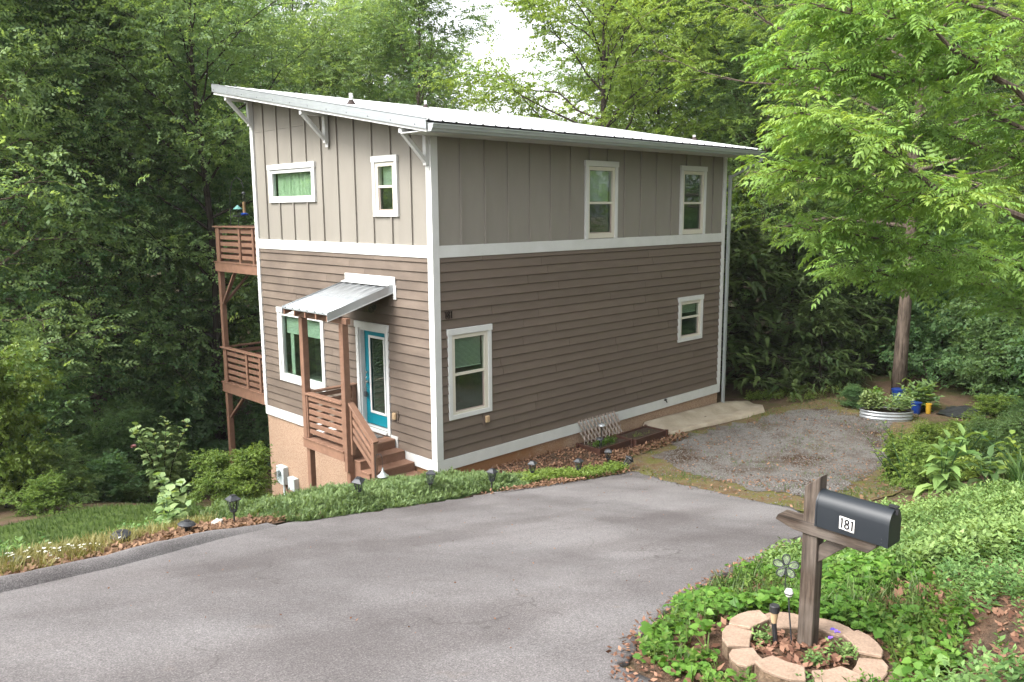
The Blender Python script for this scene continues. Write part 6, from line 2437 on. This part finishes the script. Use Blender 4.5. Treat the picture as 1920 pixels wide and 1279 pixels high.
V, F, t = many([T_shoot(11, 20+k, .24) for k in range(6)], pos, horiz(len(x), g, -.05, .05), ups(len(x), g, .3), np.clip(.34+.42*vnoise(x, y, 1.7, 3), .1, .9)*g.uniform(.6, 1.2, len(x)), np.clip(g.normal(.6, .25, len(x)), 0, 1), g)
stuff('wispy_weeds', V, F, t, 'leafE', 'light green wispy weeds along the right side of the gravel', 'ground cover')
# long strappy leaves at the right edge
gg = np.random.default_rng(51)
for k, (x0, y0, lab) in enumerate(((2.4, -8.95, 'arching grassy clump of day lily leaves by the glossy shrub'), (1.7, -9.3, 'second day lily clump, nearer the camera'))):
    n = 22
    pos = np.stack([x0+gg.normal(0, .1, n), y0+gg.normal(0, .1, n), np.full(n, gz(x0, y0))], -1)
    V, F, t = many(TU, pos, horiz(n, gg, 0, 0), ups(n, gg, .2), gg.uniform(.35, .6, n), gg.random(n), gg)
    t_ = root('day_lily', (x0, y0, gz(x0, y0)), lab, 'plant')
    np_mesh('foliage', V, F, MT['grass'], t_, t)
# planters and galvanised bed planting
for (x0, y0, sx_, sy_, n, h, m_, nm, lab, zb) in ((4.35, -.52, .28, .14, 60, .15, 'violet', 'seedling_row', 'green seedlings in the near planter', -.24), (4.05, -.45, .08, .14, 20, .12, 'leafE', 'seedling_row', 'pale green seedlings at the near end of the planter', -.24), (5.4, -.62, .3, .15, 16, .10, 'leafE', 'seedling_row', 'sparse seedlings in the far planter', -.24),
                                          (11.4, -3.45, .2, .2, 60, .45, 'junip', 'herb_clump', 'grey green herb at the left end of the galvanised bed', -.15), (11.75, -4.0, .25, .25, 55, .40, 'leafF', 'herb_clump', 'silvery herb in the middle of the galvanised bed', -.15), (12.3, -3.2, .15, .15, 45, .62, 'leafC', 'herb_clump', 'yellow green herb behind the galvanised bed', -.42), (13.2, -4.0, .25, .2, 60, .8, 'leafA', 'herb_clump', 'tall fern like herb beside the blue tubs', -.42)):
    pos = np.stack([x0+gg.normal(0, sx_*.6, n), y0+gg.normal(0, sy_*.6, n), np.full(n, zb)], -1)
    V, F, t = many(SH, pos, horiz(n, gg, -.05, .05), ups(n, gg, .22), gg.uniform(.6, 1.1, n)*h, gg.random(n), gg)
    t_ = root(nm, (x0, y0, zb), lab, 'plant')
    np_mesh('foliage', V, F, MT[m_], t_, t)
# flowers: white clump by the kerb, pink roses in the shade
n = 45
x0, y0 = -7.3, -2.85
pos = np.stack([x0+gg.normal(0, .28, n), y0+gg.normal(0, .14, n), np.zeros(n)], -1)
pos[:, 2] = ground(pos[:, 0], pos[:, 1])+gg.uniform(.08, .17, n)
t_ = root('white_flowers', (x0, y0, gz(x0, y0)), 'clump of small white flowers in the dry grass by the kerb', 'flowers')
P5 = np.repeat(pos, 5, 0)
V, F, t = place(T_leaf3(.42), P5, horiz(len(P5), gg, 0, .3), ups(len(P5), gg, .15), .020, gg.random(len(P5)))
np_mesh('blossom', V, F, MT['petal'], t_, t)
pb = pos.copy()
pb[:, 2] = ground(pos[:, 0], pos[:, 1])
V, F, t = many(TU, np.repeat(pb, 2, 0), horiz(2*n, gg, 0, 0), ups(2*n, gg, .2), gg.uniform(.09, .17, 2*n), gg.random(2*n), gg)
np_mesh('foliage', V, F, MT['drygrass'], t_, t)
for k, (x0, y0, z0, lab) in enumerate(((-2.3, 9.4, -.95, 'pink rose bloom on the shrub right of the teal bucket'), (-1.05, 9.6, -1.2, 'pale pink rose bloom low before the maple sapling'), (-.9, 9.5, -.55, 'pink rose bloom high in the rose shrub'))):
    n = 14
    V, F, t = place(T_leaf3(.6), np.repeat(np.array([[x0, y0, z0]]), n, 0), horiz(n, gg, -.1, 1.0), ups(n, gg, .3), gg.uniform(.06, .1, n), gg.random(n))
    tag(np_mesh('rose_bloom', V, F, MT['pink'], None, t), lab, 'flower')
# ------------------------------------------------------------------ thin summer haze over the whole place
hm, hnt, hout = nodes('haze_air')
pv = hnt.nodes.new('ShaderNodeVolumePrincipled')
pv.inputs['Color'].default_value = (.94, .97, 1, 1)
pv.inputs['Density'].default_value = .0003
pv.inputs['Anisotropy'].default_value = .2
hnt.links.new(pv.outputs[0], hout.inputs['Volume'])
hz_ = MB().box(-420, -420, -5.6, 420, 420, 24).build('haze', hm)
hz_['kind'] = 'stuff'
scene.cycles.volume_bounces = 1
